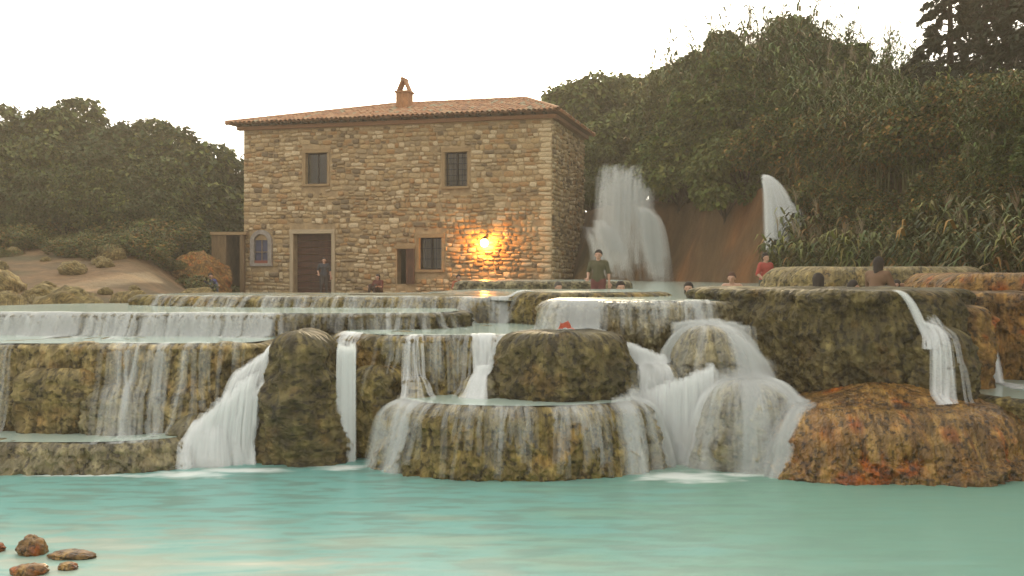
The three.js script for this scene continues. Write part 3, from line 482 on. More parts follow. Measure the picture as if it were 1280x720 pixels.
function windowIn(o, barsX, barsY, lintelPale) {
  const w = o.x1 - o.x0, h = o.y1 - o.y0, cx = (o.x0 + o.x1) / 2, cy = (o.y0 + o.y1) / 2, win = new THREE.Group(); win.name = 'window'; house.add(win);
  part(win, 'lintel', box(w + 0.3, 0.18, 0.3, cx, o.y1 + 0.092, -0.09), frameMat);
  part(win, 'sill', box(w + 0.3, 0.11, 0.4, cx, o.y0 - 0.056, -0.06), frameMat);
  for (const s of [-1, 1]) part(win, 'jamb', box(0.13, h - 0.006, 0.28, cx + s * (w / 2 + 0.067), cy, -0.11), frameMat);
  const f = 0.055; part(win, 'frame', mergeGeometries([box(f, h - 0.01, 0.06, o.x0 + f / 2 + 0.003, cy, -0.26), box(f, h - 0.01, 0.06, o.x1 - f / 2 - 0.003, cy, -0.26), box(w - 2 * f - 0.01, f, 0.06, cx, o.y1 - f / 2 - 0.004, -0.26), box(w - 2 * f - 0.01, f, 0.06, cx, o.y0 + f / 2 + 0.004, -0.26), box(f, h - 2 * f - 0.02, 0.06, cx, cy, -0.26)]), greenWood);
  for (const s of [-1, 1]) part(win, 'pane', new THREE.PlaneGeometry(w / 2 - f * 1.5 - 0.01, h - 2 * f - 0.02).translate(cx + s * (w / 4 - f * 0.25), cy, -0.265), glassMat);
  for (let i = 1; i <= barsX; i++) part(win, 'bar', box(0.022, h - 0.004, 0.022, o.x0 + w * i / (barsX + 1), cy, -0.1), ironMat);
  for (let i = 1; i <= barsY; i++) part(win, 'bar', box(w - 0.004, 0.022, 0.022, cx, o.y0 + h * i / (barsY + 1), -0.125), ironMat);
  return win;
}
windowIn(OPEN.upLeft, 0, 0); windowIn(OPEN.upRight, 3, 5); windowIn(OPEN.low, 3, 2);
{ // main door: plank leaf set deep in a pale stone surround
  const o = OPEN.door, w = o.x1 - o.x0, h = o.y1, cx = (o.x0 + o.x1) / 2;
  const door = new THREE.Group(); door.name = 'door'; house.add(door);
  part(door, 'lintel', box(w + 0.36, 0.2, 0.32, cx, h + 0.102, -0.06), paleStone);
  for (const s of [-1, 1]) part(door, 'jamb', box(0.17, h - 0.004, 0.3, cx + s * (w / 2 + 0.087), h / 2, -0.07), paleStone);
  const n = 9; for (let i = 0; i < n; i++) part(door, i ? `plank_${String(i).padStart(3, '0')}` : 'plank', box(w - 0.03, h / n - 0.018, 0.05 + 0.008 * (i % 2), cx, h * (i + 0.5) / n, -0.4), woodMat);
  part(door, 'handle', new THREE.TorusGeometry(0.07, 0.014, 6, 14).translate(cx + w * 0.34, h * 0.42, -0.35), ironMat);
}
{ // narrow doorway with its leaf folded open
  const o = OPEN.slit, door = new THREE.Group(); door.name = 'door'; house.add(door);
  const leaf = part(door, 'door_leaf', box(0.42, o.y1 - o.y0, 0.05, 0.24, (o.y0 + o.y1) / 2, 0), std({ color: lin(0.3, 0.14, 0.075), map: woodMap, roughness: 0.85 })); leaf.position.set(o.x1, 0, 0.11); leaf.rotation.y = -0.12;
  part(door, 'lintel', box(o.x1 - o.x0 + 0.5, 0.14, 0.2, (o.x0 + o.x1) / 2 + 0.2, o.y1 + 0.075, -0.02), frameMat);
}
{ // arched shrine niche with a blue pane
  const o = OPEN.niche, w = o.x1 - o.x0, cx = (o.x0 + o.x1) / 2, g = new THREE.Group(); g.name = 'niche'; house.add(g);
  const arch = (ww, y0, y1) => { const s = new THREE.Shape(); s.moveTo(cx - ww / 2, y0); s.lineTo(cx + ww / 2, y0); s.lineTo(cx + ww / 2, y1); s.absarc(cx, y1, ww / 2, 0, Math.PI, false); s.closePath(); return s; };
  const outer = arch(w + 0.32, o.y0 - 0.1, o.y1 - 0.1); outer.holes.push(arch(w - 0.04, o.y0 + 0.02, o.y1 - 0.1));
  part(g, 'surround', new THREE.ExtrudeGeometry(outer, { depth: 0.16, bevelEnabled: true, bevelSize: 0.015, bevelThickness: 0.015, bevelSegments: 1, curveSegments: 10 }).translate(0, 0, -0.03), std({ color: lin(0.36, 0.33, 0.31), map: grainMap, roughness: 0.9 }));
  part(g, 'backing', new THREE.ExtrudeGeometry(arch(w - 0.03, o.y0, o.y1 - 0.1), { depth: 0.03, bevelEnabled: false, curveSegments: 10 }).translate(0, 0, -0.1), std({ color: lin(0.05, 0.06, 0.12), roughness: 0.4 }));
  part(g, 'bar', box(0.03, o.y1 - o.y0, 0.03, cx, (o.y0 + o.y1) / 2, 0.0), frameMat); part(g, 'bar', box(w - 0.05, 0.03, 0.025, cx, (o.y0 + o.y1) / 2, 0.0), frameMat);
  part(g, 'shelf', box(w - 0.06, 0.14, 0.1, cx, o.y0 + 0.1, 0.0), std({ color: lin(0.22, 0.06, 0.04), roughness: 0.8 }));
}
{ // roof: low hips, eaves on a plain cornice, rows of barrel tiles
  const roof = new THREE.Group(); roof.name = 'roof'; house.add(roof);
  const ov = 0.62, y0 = HTOP + 0.06, rise = 1.28, A = V(-ov, y0, ov), B = V(HLEN + 0.42, y0, ov), C = V(HLEN + 0.42, y0, -HDEEP - ov), D = V(-ov, y0, -HDEEP - ov), R0 = V(HLEN * 0.42, y0 + rise, -HDEEP / 2), R1 = V(HLEN * 0.86, y0 + rise, -HDEEP / 2);
  const tileMat = std({ vertexColors: true, map: grainMap, roughness: 0.9 }), deckMat = std({ color: lin(0.22, 0.1, 0.05), map: grainMap, roughness: 0.95 });
  const tri = []; const q = (a, b, c) => tri.push(...a.toArray(), ...b.toArray(), ...c.toArray());
  q(A, B, R1); q(A, R1, R0); q(B, C, R1); q(C, D, R0); q(C, R0, R1); q(D, A, R0); q(A, C, B); q(A, D, C);
  const deck = new THREE.BufferGeometry(); deck.setAttribute('position', new THREE.Float32BufferAttribute(tri, 3)); deck.setAttribute('uv', new THREE.Float32BufferAttribute(tri.map((v, i) => v).filter((v, i) => i % 3 < 2), 2)); deck.computeVertexNormals();
  part(roof, 'roof_deck', deck, deckMat);
  const RR = rng(55), geos = [];
  const row = (e0, e1, r0, r1, seg) => {                      // tiles from the eave e0-e1 up to the ridge r0-r1
    const len = e0.distanceTo(e1), n = Math.round(len / 0.24), nrm = e1.clone().sub(e0).cross(r0.clone().lerp(r1, 0.5).sub(e0)).normalize(); if (nrm.y < 0) nrm.negate();
    const along = e1.clone().sub(e0).normalize(), upd = nrm.clone().cross(along).normalize(); if (upd.y < 0) upd.negate();
    const full = r0.clone().lerp(r1, 0.5).sub(e0).dot(upd);
    const a0 = r0.clone().sub(e0).dot(along), a1 = r1.clone().sub(e0).dot(along);
    for (let i = 0; i < n; i++) {
      const s = (i + 0.5) / n * len; let lim = full; if (s < a0) lim = full * s / a0; else if (s > a1) lim = full * (len - s) / (len - a1);
      const m = Math.floor(lim / seg);
      for (let k = 0; k < m + 1; k++) {
        if (k * seg > lim - 0.1) continue;
        const L = Math.min(seg + 0.06, lim - k * seg), g = new THREE.CylinderGeometry(0.095, 0.105, L, 6, 1, true, 0, Math.PI);
        g.applyMatrix4(new THREE.Matrix4().makeBasis(along, upd, along.clone().cross(upd)).multiply(new THREE.Matrix4().makeRotationY(-Math.PI / 2)));
        const o = e0.clone().addScaledVector(along, s + (RR() - 0.5) * 0.02).addScaledVector(upd, k * seg + L / 2 - 0.08 + (RR() - 0.5) * 0.03).addScaledVector(nrm, 0.015 + 0.02 * RR());
        g.translate(o.x, o.y, o.z);
        const t = RR(), c = t < 0.5 ? [0.4, 0.19, 0.09] : t < 0.8 ? [0.46, 0.27, 0.15] : t < 0.93 ? [0.32, 0.17, 0.1] : [0.34, 0.3, 0.2], nn = g.attributes.position.count, cc = new Float32Array(nn * 3); for (let z = 0; z < nn; z++) cc.set(c, z * 3); g.setAttribute('color', new THREE.BufferAttribute(cc, 3)); geos.push(g);
      }
    }
  };
  row(A, B, R0, R1, 0.42); row(B, C, R1, R1, 0.42); row(D, A, R0, R0, 0.42);
  const hip = (a, b) => { const n = Math.round(a.distanceTo(b) / 0.4); for (let i = 0; i < n; i++) { const g = new THREE.CylinderGeometry(0.11, 0.12, 0.46, 6, 1, true); g.applyQuaternion(new THREE.Quaternion().setFromUnitVectors(V(0, 1, 0), b.clone().sub(a).normalize())); const p = a.clone().lerp(b, (i + 0.5) / n); g.translate(p.x, p.y + 0.06, p.z); const nn = g.attributes.position.count, cc = new Float32Array(nn * 3); for (let z = 0; z < nn; z++) cc.set([0.42, 0.22, 0.12], z * 3); g.setAttribute('color', new THREE.BufferAttribute(cc, 3)); geos.push(g); } };
  hip(A, R0); hip(B, R1); hip(R0, R1); hip(C, R1);
  part(roof, 'roof_tiles', mergeGeometries(geos), tileMat, 'stuff');
  part(roof, 'cornice', mergeGeometries([box(HLEN + 0.5, 0.16, 0.3, HLEN / 2, HTOP - 0.12, 0.1), box(0.3, 0.16, HDEEP, HLEN + 0.1, HTOP - 0.12, -HDEEP / 2 - 0.06)]), std({ color: lin(0.3, 0.15, 0.08), map: grainMap, roughness: 0.9 }));
  for (let i = 0; i < 30; i++) part(roof, i ? `rafter_${String(i).padStart(3, '0')}` : 'rafter', box(0.09, 0.1, 0.56, (i + 0.5) / 30 * HLEN, HTOP + 0.005, 0.3), greenWood);
  // chimney
  const ch = new THREE.Group(); ch.name = 'chimney'; house.add(ch);
  const cu = onFacade(500, 150)[0] - 0.75, cz = -2.5, cyb = y0 + 0.5;
  const brick = std({ color: lin(0.42, 0.2, 0.09), map: grainMap, bumpMap: rockBump, bumpScale: 0.03, roughness: 0.9 });
  part(ch, 'shaft', box(0.64, 1.3, 0.64, cu, cyb + 0.5, cz), brick);
  part(ch, 'collar', box(0.76, 0.09, 0.76, cu, cyb + 1.195, cz), brick);
  for (const s of [-1, 1]) { const g = box(0.07, 0.66, 0.54); g.rotateZ(s * 0.42); g.translate(cu + s * 0.17, cyb + 1.51, cz); part(ch, 'cap_tile', g, brick); }
  part(ch, 'cap_ridge', new THREE.CylinderGeometry(0.09, 0.09, 0.64, 8).rotateX(Math.PI / 2).translate(cu, cyb + 1.83, cz), brick);
}
{ // lit lamp on a bracket, its own light inside the globe
  const [u, y] = onFacade(609, 304), lamp = groupOf('wall_lamp', 'lit globe lamp glowing orange on the stone house wall', 'lamp');
  lamp.position.copy(V(u, y, 0).applyMatrix4(houseInv.clone().invert())); lamp.rotation.y = HOUSE_TURN;
  part(lamp, 'bracket', mergeGeometries([box(0.12, 0.28, 0.03, 0, 0.2, 0.1), box(0.035, 0.035, 0.42, 0, 0.3, 0.28), box(0.03, 0.1, 0.03, 0, 0.26, 0.45)]), ironMat);
  part(lamp, 'cap', new THREE.ConeGeometry(0.2, 0.12, 14).translate(0, 0.24, 0.45), ironMat);
  part(lamp, 'bulb_globe', new THREE.SphereGeometry(0.19, 20, 14).translate(0, 0, 0.45), std({ color: lin(1, 0.8, 0.4), emissive: lin(1, 0.62, 0.16), emissiveIntensity: 14, roughness: 0.4 }));
  const l = new THREE.PointLight(lin(1, 0.32, 0.04), 13, 0, 2); l.name = 'lamp_light'; l.position.set(0, 0, 0.45); l.shadow.radius = 8; l.castShadow = true; lamp.add(l);
}
{ // lean-to doorway against the house end and the orange earth bank beside it
  const shed = groupOf('lean_to', 'dark doorless lean-to with a flat slab roof against the house end', 'shed'), d = 47.6, x = X(291, d), w = 0.86;
  shed.position.set(x, 1.4, -d);
  const m = std({ color: lin(0.22, 0.15, 0.08), map: grainMap, bumpMap: rockBump, bumpScale: 0.03, roughness: 0.95 });
  part(shed, 'side_wall', box(0.7, 2.9, 3.6, -w / 2 - 0.25, 1.45, -1.8), m); part(shed, 'side_wall', box(0.2, 2.9, 3.6, w / 2, 1.45, -1.8), m);
  part(shed, 'rear_wall', box(w - 0.22, 2.9, 0.14, 0, 1.45, -3.5), m);
  part(shed, 'roof_slab', box(w + 0.9, 0.14, 3.8, -0.2, 2.975, -1.8), frameMat);
}
// ---------------------------------------------------------------- vegetation
const leafMat = phy({ vertexColors: true, roughness: 0.75, side: THREE.DoubleSide });
const barkMat = std({ color: lin(0.13, 0.09, 0.06), map: rep(woodMap, 2, 2), bumpMap: rockBump, bumpScale: 0.02, roughness: 0.95 });
function leafSet(R, n, put, size, tints, bend = 0.15) {       // many small folded leaves; put() gives [x, y, z, outward]
  const pos = new Float32Array(n * 18), col = new Float32Array(n * 18); let k = 0;
  const d = V(0, 0, 0), s = V(0, 0, 0), up = V(0, 0, 0);
  for (let i = 0; i < n; i++) {
    const p = put(R), L = size * (0.6 + 0.9 * R()), w = L * 0.42;
    d.set(R() - 0.5 + (p[3] ?? 0), R() - 0.75, R() - 0.5 + (p[5] ?? 0)).normalize(); up.set(R() - 0.5, R() + 0.2, R() - 0.5); s.crossVectors(d, up).normalize(); up.crossVectors(s, d).normalize();
    const t = tints[Math.floor(R() * tints.length)], v = 0.75 + 0.5 * R();
    const a = [p[0], p[1], p[2]], tip = [p[0] + d.x * L, p[1] + d.y * L - bend * L, p[2] + d.z * L], m1 = [p[0] + d.x * L * 0.5 + s.x * w + up.x * w * 0.3, p[1] + d.y * L * 0.5 + s.y * w + up.y * w * 0.3, p[2] + d.z * L * 0.5 + s.z * w], m2 = [p[0] + d.x * L * 0.5 - s.x * w + up.x * w * 0.3, p[1] + d.y * L * 0.5 - s.y * w + up.y * w * 0.3, p[2] + d.z * L * 0.5 - s.z * w];
    for (const q of [a, m1, tip, a, tip, m2]) { pos.set(q, k); col[k] = t[0] * v; col[k + 1] = t[1] * v; col[k + 2] = t[2] * v; k += 3; }
  }
  const g = new THREE.BufferGeometry(); g.setAttribute('position', new THREE.BufferAttribute(pos, 3)); g.setAttribute('color', new THREE.BufferAttribute(col, 3)); g.computeVertexNormals(); return g;
}
const GREEN = { dark: [[0.024, 0.046, 0.008], [0.036, 0.062, 0.01], [0.052, 0.074, 0.012], [0.06, 0.06, 0.014]], olive: [[0.07, 0.095, 0.012], [0.095, 0.12, 0.015], [0.055, 0.08, 0.01], [0.13, 0.13, 0.02]], cane: [[0.06, 0.115, 0.014], [0.085, 0.135, 0.018], [0.12, 0.145, 0.024], [0.04, 0.08, 0.01]], autumn: [[0.19, 0.1, 0.018], [0.13, 0.105, 0.016], [0.08, 0.09, 0.014], [0.22, 0.12, 0.018]], fir: [[0.018, 0.028, 0.009], [0.025, 0.036, 0.011], [0.033, 0.034, 0.011]] };
function makeTree(name, category, label, seed, h, spread, tints, nLeaves, leaf, trunkH = 0.3) {
  const t = groupOf(name, label, category), R = rng(seed); t.userData.kindName = name;
  const blobs = []; const nb = 9 + Math.floor(R() * 4);
  for (let i = 0; i < nb; i++) { const a = i * 2.4 + R(), rr = spread * (0.15 + 0.6 * Math.sqrt((i + 0.5) / nb)), y = h * (trunkH + 0.12 + (0.62 - trunkH * 0.5) * (1 - (rr / spread) ** 2 * 0.9) * (0.6 + 0.55 * R())); blobs.push([Math.cos(a) * rr, y, Math.sin(a) * rr, spread * (0.26 + 0.2 * R())]); }
  blobs.push([0, h * 0.84, 0, spread * 0.32]);
  const wood = [tubeGeo([V(0, -0.4, 0), V(0.06 * h * (R() - 0.5), h * trunkH, 0.06 * h * (R() - 0.5)), V(0.1 * (R() - 0.5) * h, h * 0.7, 0)], h * 0.03, h * 0.012, 6, 7)];
  const limbs = blobs.map(([x, y, z]) => tubeGeo([V(0, h * trunkH * (0.7 + 0.5 * R()), 0), V(x * 0.5, lerp(h * trunkH, y, 0.6), z * 0.5), V(x, y, z)], h * 0.012, h * 0.003, 5, 5));
  part(t, 'trunk', mergeGeometries([...wood, ...limbs]), barkMat);
  const total = blobs.reduce((s, b) => s + b[3] ** 2, 0), cum = []; let acc = 0; for (const b of blobs) { acc += b[3] ** 2 / total; cum.push(acc); }
  const put = (r) => { const u = r(); const b = blobs[cum.findIndex((c) => c >= u) < 0 ? 0 : cum.findIndex((c) => c >= u)]; const th = r() * 2 * Math.PI, ph = Math.acos(2 * r() - 1), q = b[3] * (0.55 + 0.5 * Math.cbrt(r())) * (0.85 + 0.5 * fbm(Math.cos(th) * 1.5 + b[0], Math.cos(ph) * 1.5 + b[1], Math.sin(th) * 1.5 + b[2], 2)); const dx = Math.sin(ph) * Math.cos(th), dy = Math.cos(ph), dz = Math.sin(ph) * Math.sin(th); return [b[0] + dx * q, b[1] + dy * q * 0.85, b[2] + dz * q, dx * 0.5, 0, dz * 0.5]; };
  part(t, 'crown', leafSet(R, nLeaves, put, leaf, tints), leafMat);
  return t;
}
function makeCane(seed, label, h, n, tints, name = 'cane_clump') {
  const t = groupOf(name, label, 'reeds'), R = rng(seed); t.userData.kindName = name;
  const sp = [], si = [], pos = [], col = [], idx = [];
  const stemGeos = [];
  for (let i = 0; i < n; i++) {
    const a = R() * 6.28, r = 0.95 * Math.sqrt(R()), H = h * (0.6 + 0.5 * R()), lean = 0.1 + 0.22 * R(), la = a + (R() - 0.5) * 1.4, bx = Math.cos(a) * r, bz = Math.sin(a) * r;
    const P = (s) => V(bx + Math.cos(la) * lean * H * s * s, H * s * (1 - 0.06 * s), bz + Math.sin(la) * lean * H * s * s);
    stemGeos.push(tubeGeo([P(0).setY(-0.4), P(0.35), P(0.7), P(1)], 0.02, 0.007, 4, 3));
    const nl = 15 + Math.floor(R() * 7), tone = tints[Math.floor(R() * tints.length)];
    for (let k = 0; k < nl; k++) {
      const s = 0.22 + 0.78 * (k + R()) / nl, p = P(s), az = R() * 6.28, L = (0.55 + 0.4 * R()) * (1.1 - 0.3 * s), w = 0.03 + 0.012 * R(), up0 = 0.75 + 0.5 * R(), v = 0.7 + 0.6 * R(), dry = R() < 0.05, c = dry ? [0.24, 0.17, 0.07] : tone;
      const base = pos.length / 3, dx = Math.cos(az), dz = Math.sin(az);
      for (let q = 0; q <= 3; q++) { const f = q / 3, x = p.x + dx * L * f * 0.8, y = p.y + L * (up0 * f - 1.25 * f * f), z = p.z + dz * L * f * 0.8, ww = w * (1 - f * f * 0.96); pos.push(x - dz * ww, y, z + dx * ww, x + dz * ww, y, z - dx * ww); for (let z2 = 0; z2 < 2; z2++) col.push(c[0] * v, c[1] * v, c[2] * v); }
      for (let q = 0; q < 3; q++) { const b = base + q * 2; idx.push(b, b + 1, b + 2, b + 1, b + 3, b + 2); }
    }
    if (R() < 0.1) { const p = P(1); for (let k = 0; k < 14; k++) { const b = pos.length / 3, az = R() * 6.28, L = 0.2 + 0.2 * R(), y0 = p.y + R() * 0.35; pos.push(p.x, y0, p.z, p.x + 0.02, y0 + 0.02, p.z, p.x + Math.cos(az) * L * 0.4, y0 + L, p.z + Math.sin(az) * L * 0.4); for (let z2 = 0; z2 < 3; z2++) col.push(0.22, 0.17, 0.1); idx.push(b, b + 1, b + 2); } }
  }
  part(t, 'stems', mergeGeometries(stemGeos), std({ color: lin(0.1, 0.1, 0.03), roughness: 0.8 }), 'stuff');
  part(t, 'leaves', geoFrom(pos, idx, null, col), leafMat, 'stuff');
  return t;
}
function makeConifer(seed, label, h, tints) {
  const t = groupOf('conifer_tree', label, 'tree'), R = rng(seed); t.userData.kindName = 'conifer_tree';
  part(t, 'trunk', tubeGeo([V(0, -0.4, 0), V(0.05, h * 0.5, 0.03), V(0, h, 0)], h * 0.022, h * 0.004, 8, 7), barkMat);
  const branches = [], sprays = [];
  for (let y = h * 0.12; y < h * 0.98; y += h * 0.032 * (0.7 + 0.6 * R())) {
    const n = 4 + Math.floor(R() * 2), reach = (h - y) * 0.3 * (0.75 + 0.4 * R()) + 0.15;
    for (let i = 0; i < n; i++) { const a = R() * 6.28, L = reach * (0.7 + 0.5 * R()), dr = -0.12 - 0.2 * R(); branches.push(tubeGeo([V(0, y, 0), V(Math.cos(a) * L * 0.5, y + 0.1 * L, Math.sin(a) * L * 0.5), V(Math.cos(a) * L, y + dr * L, Math.sin(a) * L)], 0.03, 0.006, 3, 3)); sprays.push([a, L, y, dr]); }
  }
  part(t, 'branches', mergeGeometries(branches), barkMat, 'stuff');
  const put = (r) => { const [a, L, y, dr] = sprays[Math.floor(r() * sprays.length)], f = 0.2 + 0.8 * Math.sqrt(r()), wob = (r() - 0.5) * L * 0.35 * (1.15 - f); return [Math.cos(a) * L * f - Math.sin(a) * wob, y + (0.35 * f - 0.35 * f * f + dr * f * f) * L - r() * 0.14, Math.sin(a) * L * f + Math.cos(a) * wob, Math.cos(a) * 0.6, 0, Math.sin(a) * 0.6]; };
  part(t, 'crown', leafSet(R, 9000, put, 0.17, tints), leafMat);
  return t;
}
const stand = (px, d, sink = 0.1) => [X(px, d), groundH(X(px, d), -d) - sink, -d];
{
  // the dark wood beyond the house end
  const woodLabel = 'dense dark broadleaf tree in the wood beyond the house end', woodGroup = 'trees of the dark wood beyond the house';
  const kinds = [makeTree('broadleaf_tree', 'tree', woodLabel, 11, 8.2, 4.4, GREEN.dark, 14000, 0.32, 0.03), makeTree('broadleaf_tree', 'tree', woodLabel, 12, 7.6, 4.2, [...GREEN.olive, ...GREEN.dark, ...GREEN.dark], 14000, 0.32, 0.03), makeTree('broadleaf_tree', 'tree', woodLabel, 13, 8.8, 4.6, [...GREEN.dark, ...GREEN.olive], 14000, 0.32, 0.03)];
  kinds.forEach((k) => { k.userData.group = woodGroup; });
  const R = rng(71);
  const spots = [[-30, 56, 0.94], [40, 58, 0.98], [100, 57, 0.96], [160, 58, 0.86], [215, 57, 1.0], [262, 57, 1.02], [302, 58, 1.0], [330, 60, 0.95], [0, 63, 1.0], [75, 64, 1.0], [140, 65, 0.95], [190, 64, 0.9], [240, 64, 1.0], [285, 65, 1.0], [-80, 60, 1.0], [355, 66, 0.8], [20, 50, 0.62], [80, 51, 0.55], [135, 52, 0.6], [185, 52, 0.58], [230, 53, 0.6], [270, 53.5, 0.62], [-40, 50, 0.65], [50, 50, 0.6], [108, 51, 0.6], [160, 51.5, 0.62], [208, 52.5, 0.6], [250, 53, 0.62], [290, 54, 0.66], [-10, 49, 0.6], [35, 47.5, 0.45], [85, 48, 0.45], [125, 48.5, 0.45], [168, 49, 0.42], [205, 49.5, 0.42], [240, 50, 0.42], [-20, 46, 0.45], [10, 54, 0.85], [65, 54, 0.85], [120, 55, 0.8], [175, 55, 0.76], [225, 55, 0.75], [270, 56, 0.76]];
  spots.forEach(([px, d, s], i) => { const k = i % 3, p = stand(px, d, 0.3); if (i < 3) { kinds[k].position.set(...p); kinds[k].rotation.y = R() * 6; kinds[k].scale.setScalar(s); } else place(kinds[k], ...p, R() * 6.28, s); });
  // hazy trees behind the cliff fall
  const hz = makeTree('broadleaf_tree', 'tree', 'pale hazy tree in the glare beside the roof corner', 21, 9.5, 4.2, GREEN.olive, 14000, 0.3, 0.04); hz.userData.group = 'trees in the glare behind the cliff';
  const hs = [[745, 60, 88], [700, 66, 112], [800, 58, 98], [775, 68, 90], [850, 60, 74], [722, 64, 98], [768, 63, 94], [820, 64, 88], [738, 56, 170], [718, 58, 190], [760, 55, 180], [742, 52, 228], [775, 51, 232], [728, 53, 222]];
  hs.forEach(([px, d, row], i) => { const p = stand(px, d, 0.5), s = clamp((Y(row, d) - p[1]) / 9.2, 0.25, 1.6); if (!i) { hz.position.set(...p); hz.scale.setScalar(s); } else place(hz, ...p, i * 1.7, s); });
  // cane brake on the right-hand bank
  const tall = 'tall cane clump on the crest above the tapering fall', mid = 'arching green cane clump on the slope of the bank', low = 'drooping cane and scrub at the foot of the bank';
  const c1 = makeCane(31, tall, 6.4, 60, GREEN.cane), c2 = makeCane(32, tall, 5.8, 60, GREEN.olive), c3 = makeCane(33, mid, 4.6, 62, GREEN.cane), c4 = makeCane(34, mid, 4.2, 62, [...GREEN.olive, ...GREEN.cane]), c5 = makeCane(35, low, 2.4, 60, [...GREEN.olive, ...GREEN.dark, ...GREEN.autumn]);
  c1.userData.group = c2.userData.group = 'tall cane on the crest'; c3.userData.group = c4.userData.group = 'cane on the slope'; c5.userData.group = 'scrub at the foot of the bank';
  const leafy = makeTree('broadleaf_tree', 'tree', 'full leafy tree standing among the tall cane', 23, 7.5, 2.6, [...GREEN.olive, ...GREEN.cane], 15000, 0.2, 0.05), leafy2 = makeTree('broadleaf_tree', 'tree', 'full leafy tree standing among the tall cane', 24, 7.5, 2.5, [...GREEN.dark, ...GREEN.olive], 15000, 0.2, 0.05); leafy.userData.group = leafy2.userData.group = 'leafy trees among the cane';
  const used = new Set();
  const outline = [[800, 120], [830, 92], [850, 70], [880, 52], [905, 26], [930, 40], [985, 8], [1040, 42], [1110, 52], [1160, 66], [1200, 80], [1300, 85], [1400, 85]];
  const topAt = (px) => { let k = 0; while (k < outline.length - 2 && outline[k + 1][0] < px) k++; const [a, b] = [outline[k], outline[k + 1]]; return lerp(a[1], b[1], clamp((px - a[0]) / (b[0] - a[0]))); };
  const put = (src, h, px, d, s0, s1, below, sink = 0.2) => { const p = stand(px, d, sink), a = R() * 6.28, s = clamp((Y(topAt(px) + below, d) - p[1]) / h, s0, s1) * (0.9 + 0.16 * R()); if (Y(topAt(px) + below, d) - p[1] < s0 * h * 0.6) return; if (!used.has(src)) { used.add(src); src.position.set(...p); src.rotation.y = a; src.scale.setScalar(s); } else place(src, ...p, a, s); };
  for (let i = 0; i < 40; i++) { const px = 826 + i * 9.6 + (R() - 0.5) * 16, d = lerp(50, 41, i / 40) + (R() - 0.5) * 4; put(i % 5 === 1 ? leafy : i % 5 === 3 ? leafy2 : i % 2 ? c1 : c2, i % 5 === 1 || i % 5 === 3 ? 7 : 6.1, px, d, 0.6, 1.3, i % 5 === 1 || i % 5 === 3 ? 14 : 0); }
  for (let i = 0; i < 24; i++) { const px = 835 + i * 6.6 + (R() - 0.5) * 10, d = lerp(46.5, 41, i / 24) + (R() - 0.5) * 2; put(i % 3 === 0 ? leafy2 : i % 3 === 1 ? leafy : c1, 6.6, px, d, 0.5, 1.2, 40 + R() * 50); }
  for (let i = 0; i < 60; i++) { const f = i / 60, px = 1006 + f * 310 + (R() - 0.5) * 30, d = lerp(39, 24, f) + R() * 6; if (i % 4 === 3) put(i % 8 === 3 ? leafy : leafy2, 7, px, d, 0.4, 0.9, 30 + R() * 60); else put(i % 2 ? c3 : c4, 4.3, px, d, 0.6, 1.3, 20 + R() * 90); }
  for (let i = 0; i < 30; i++) { const f = i / 30, px = 1016 + f * 330 + (R() - 0.5) * 20, d = lerp(34.5, 20.5, f) + (R() - 0.5) * 1.5; put(c5, 2.3, px, d, 0.6, 1.2, 130 + R() * 40); }
  const au = makeTree('shrub', 'shrub', 'rust tinged shrub among the cane on the bank', 53, 3.2, 2.0, [...GREEN.autumn, ...GREEN.olive, ...GREEN.dark], 13000, 0.11, 0.08); au.userData.group = 'rust tinged shrubs among the cane';
  const edgeD = (px) => { let d = 16; while (d < 60 && hillDist(X(px, d), d) < 0.9) d += 0.25; return d; };
  let first = true;
  for (let k = 0; k < 3; k++) for (let i = 0; i < 20; i++) { const px = 1008 + (i + 0.5 * (k % 2)) * 15 + (R() - 0.5) * 10, d = edgeD(px) - 0.5 + k * 2.1 + R() * 0.8, p = stand(px, d, 0.4), s = (0.62 + 0.35 * R()) * (k ? 1.15 : 0.85); if (first) { first = false; au.position.set(...p); au.scale.setScalar(s); } else place(au, ...p, R() * 6.28, s); }
  for (let i = 0; i < 34; i++) { const px = 978 + i * 4.6 + (R() - 0.5) * 8, d = edgeD(px) + 1.2 + (i % 4) * 1.3 + R(), p = stand(px, d, 0.3); place(i % 3 ? c5 : au, ...p, R() * 6.28, 0.8 + 0.4 * R()); }
  const fir = makeConifer(41, 'dark conifer with layered branches above the cane', 9, GREEN.fir); fir.userData.group = 'dark conifers above the cane';
  [[1186, 37, 1.0], [1262, 35, 1.15], [1232, 40, 1.05], [1305, 33, 1.1]].forEach(([px, d, s], i) => { const p = stand(px, d, 0.3); if (!i) { fir.position.set(...p); fir.scale.setScalar(s); } else place(fir, ...p, i * 2.1, s); });
  const sh = makeTree('shrub', 'shrub', 'rounded olive shrub on the bank between house and falls', 51, 2.6, 1.7, GREEN.olive, 5000, 0.16, 0.1); sh.userData.group = 'shrubs on the banks';
  [[850, 44.5, 1.2], [880, 43, 1.3], [905, 41, 1.1], [930, 40.5, 1.2], [835, 47, 1.4]].forEach(([px, d, s], i) => { const p = stand(px, d, 0.3); if (!i) { sh.position.set(...p); sh.scale.setScalar(s); } else place(sh, ...p, i * 1.3, s); });
  const lo = makeTree('shrub', 'shrub', 'low straggling scrub on the earth bank below the dark wood', 54, 2.2, 2.6, [...GREEN.olive, ...GREEN.autumn, ...GREEN.dark], 8000, 0.12, 0.05); lo.userData.group = 'scrub on the earth bank';
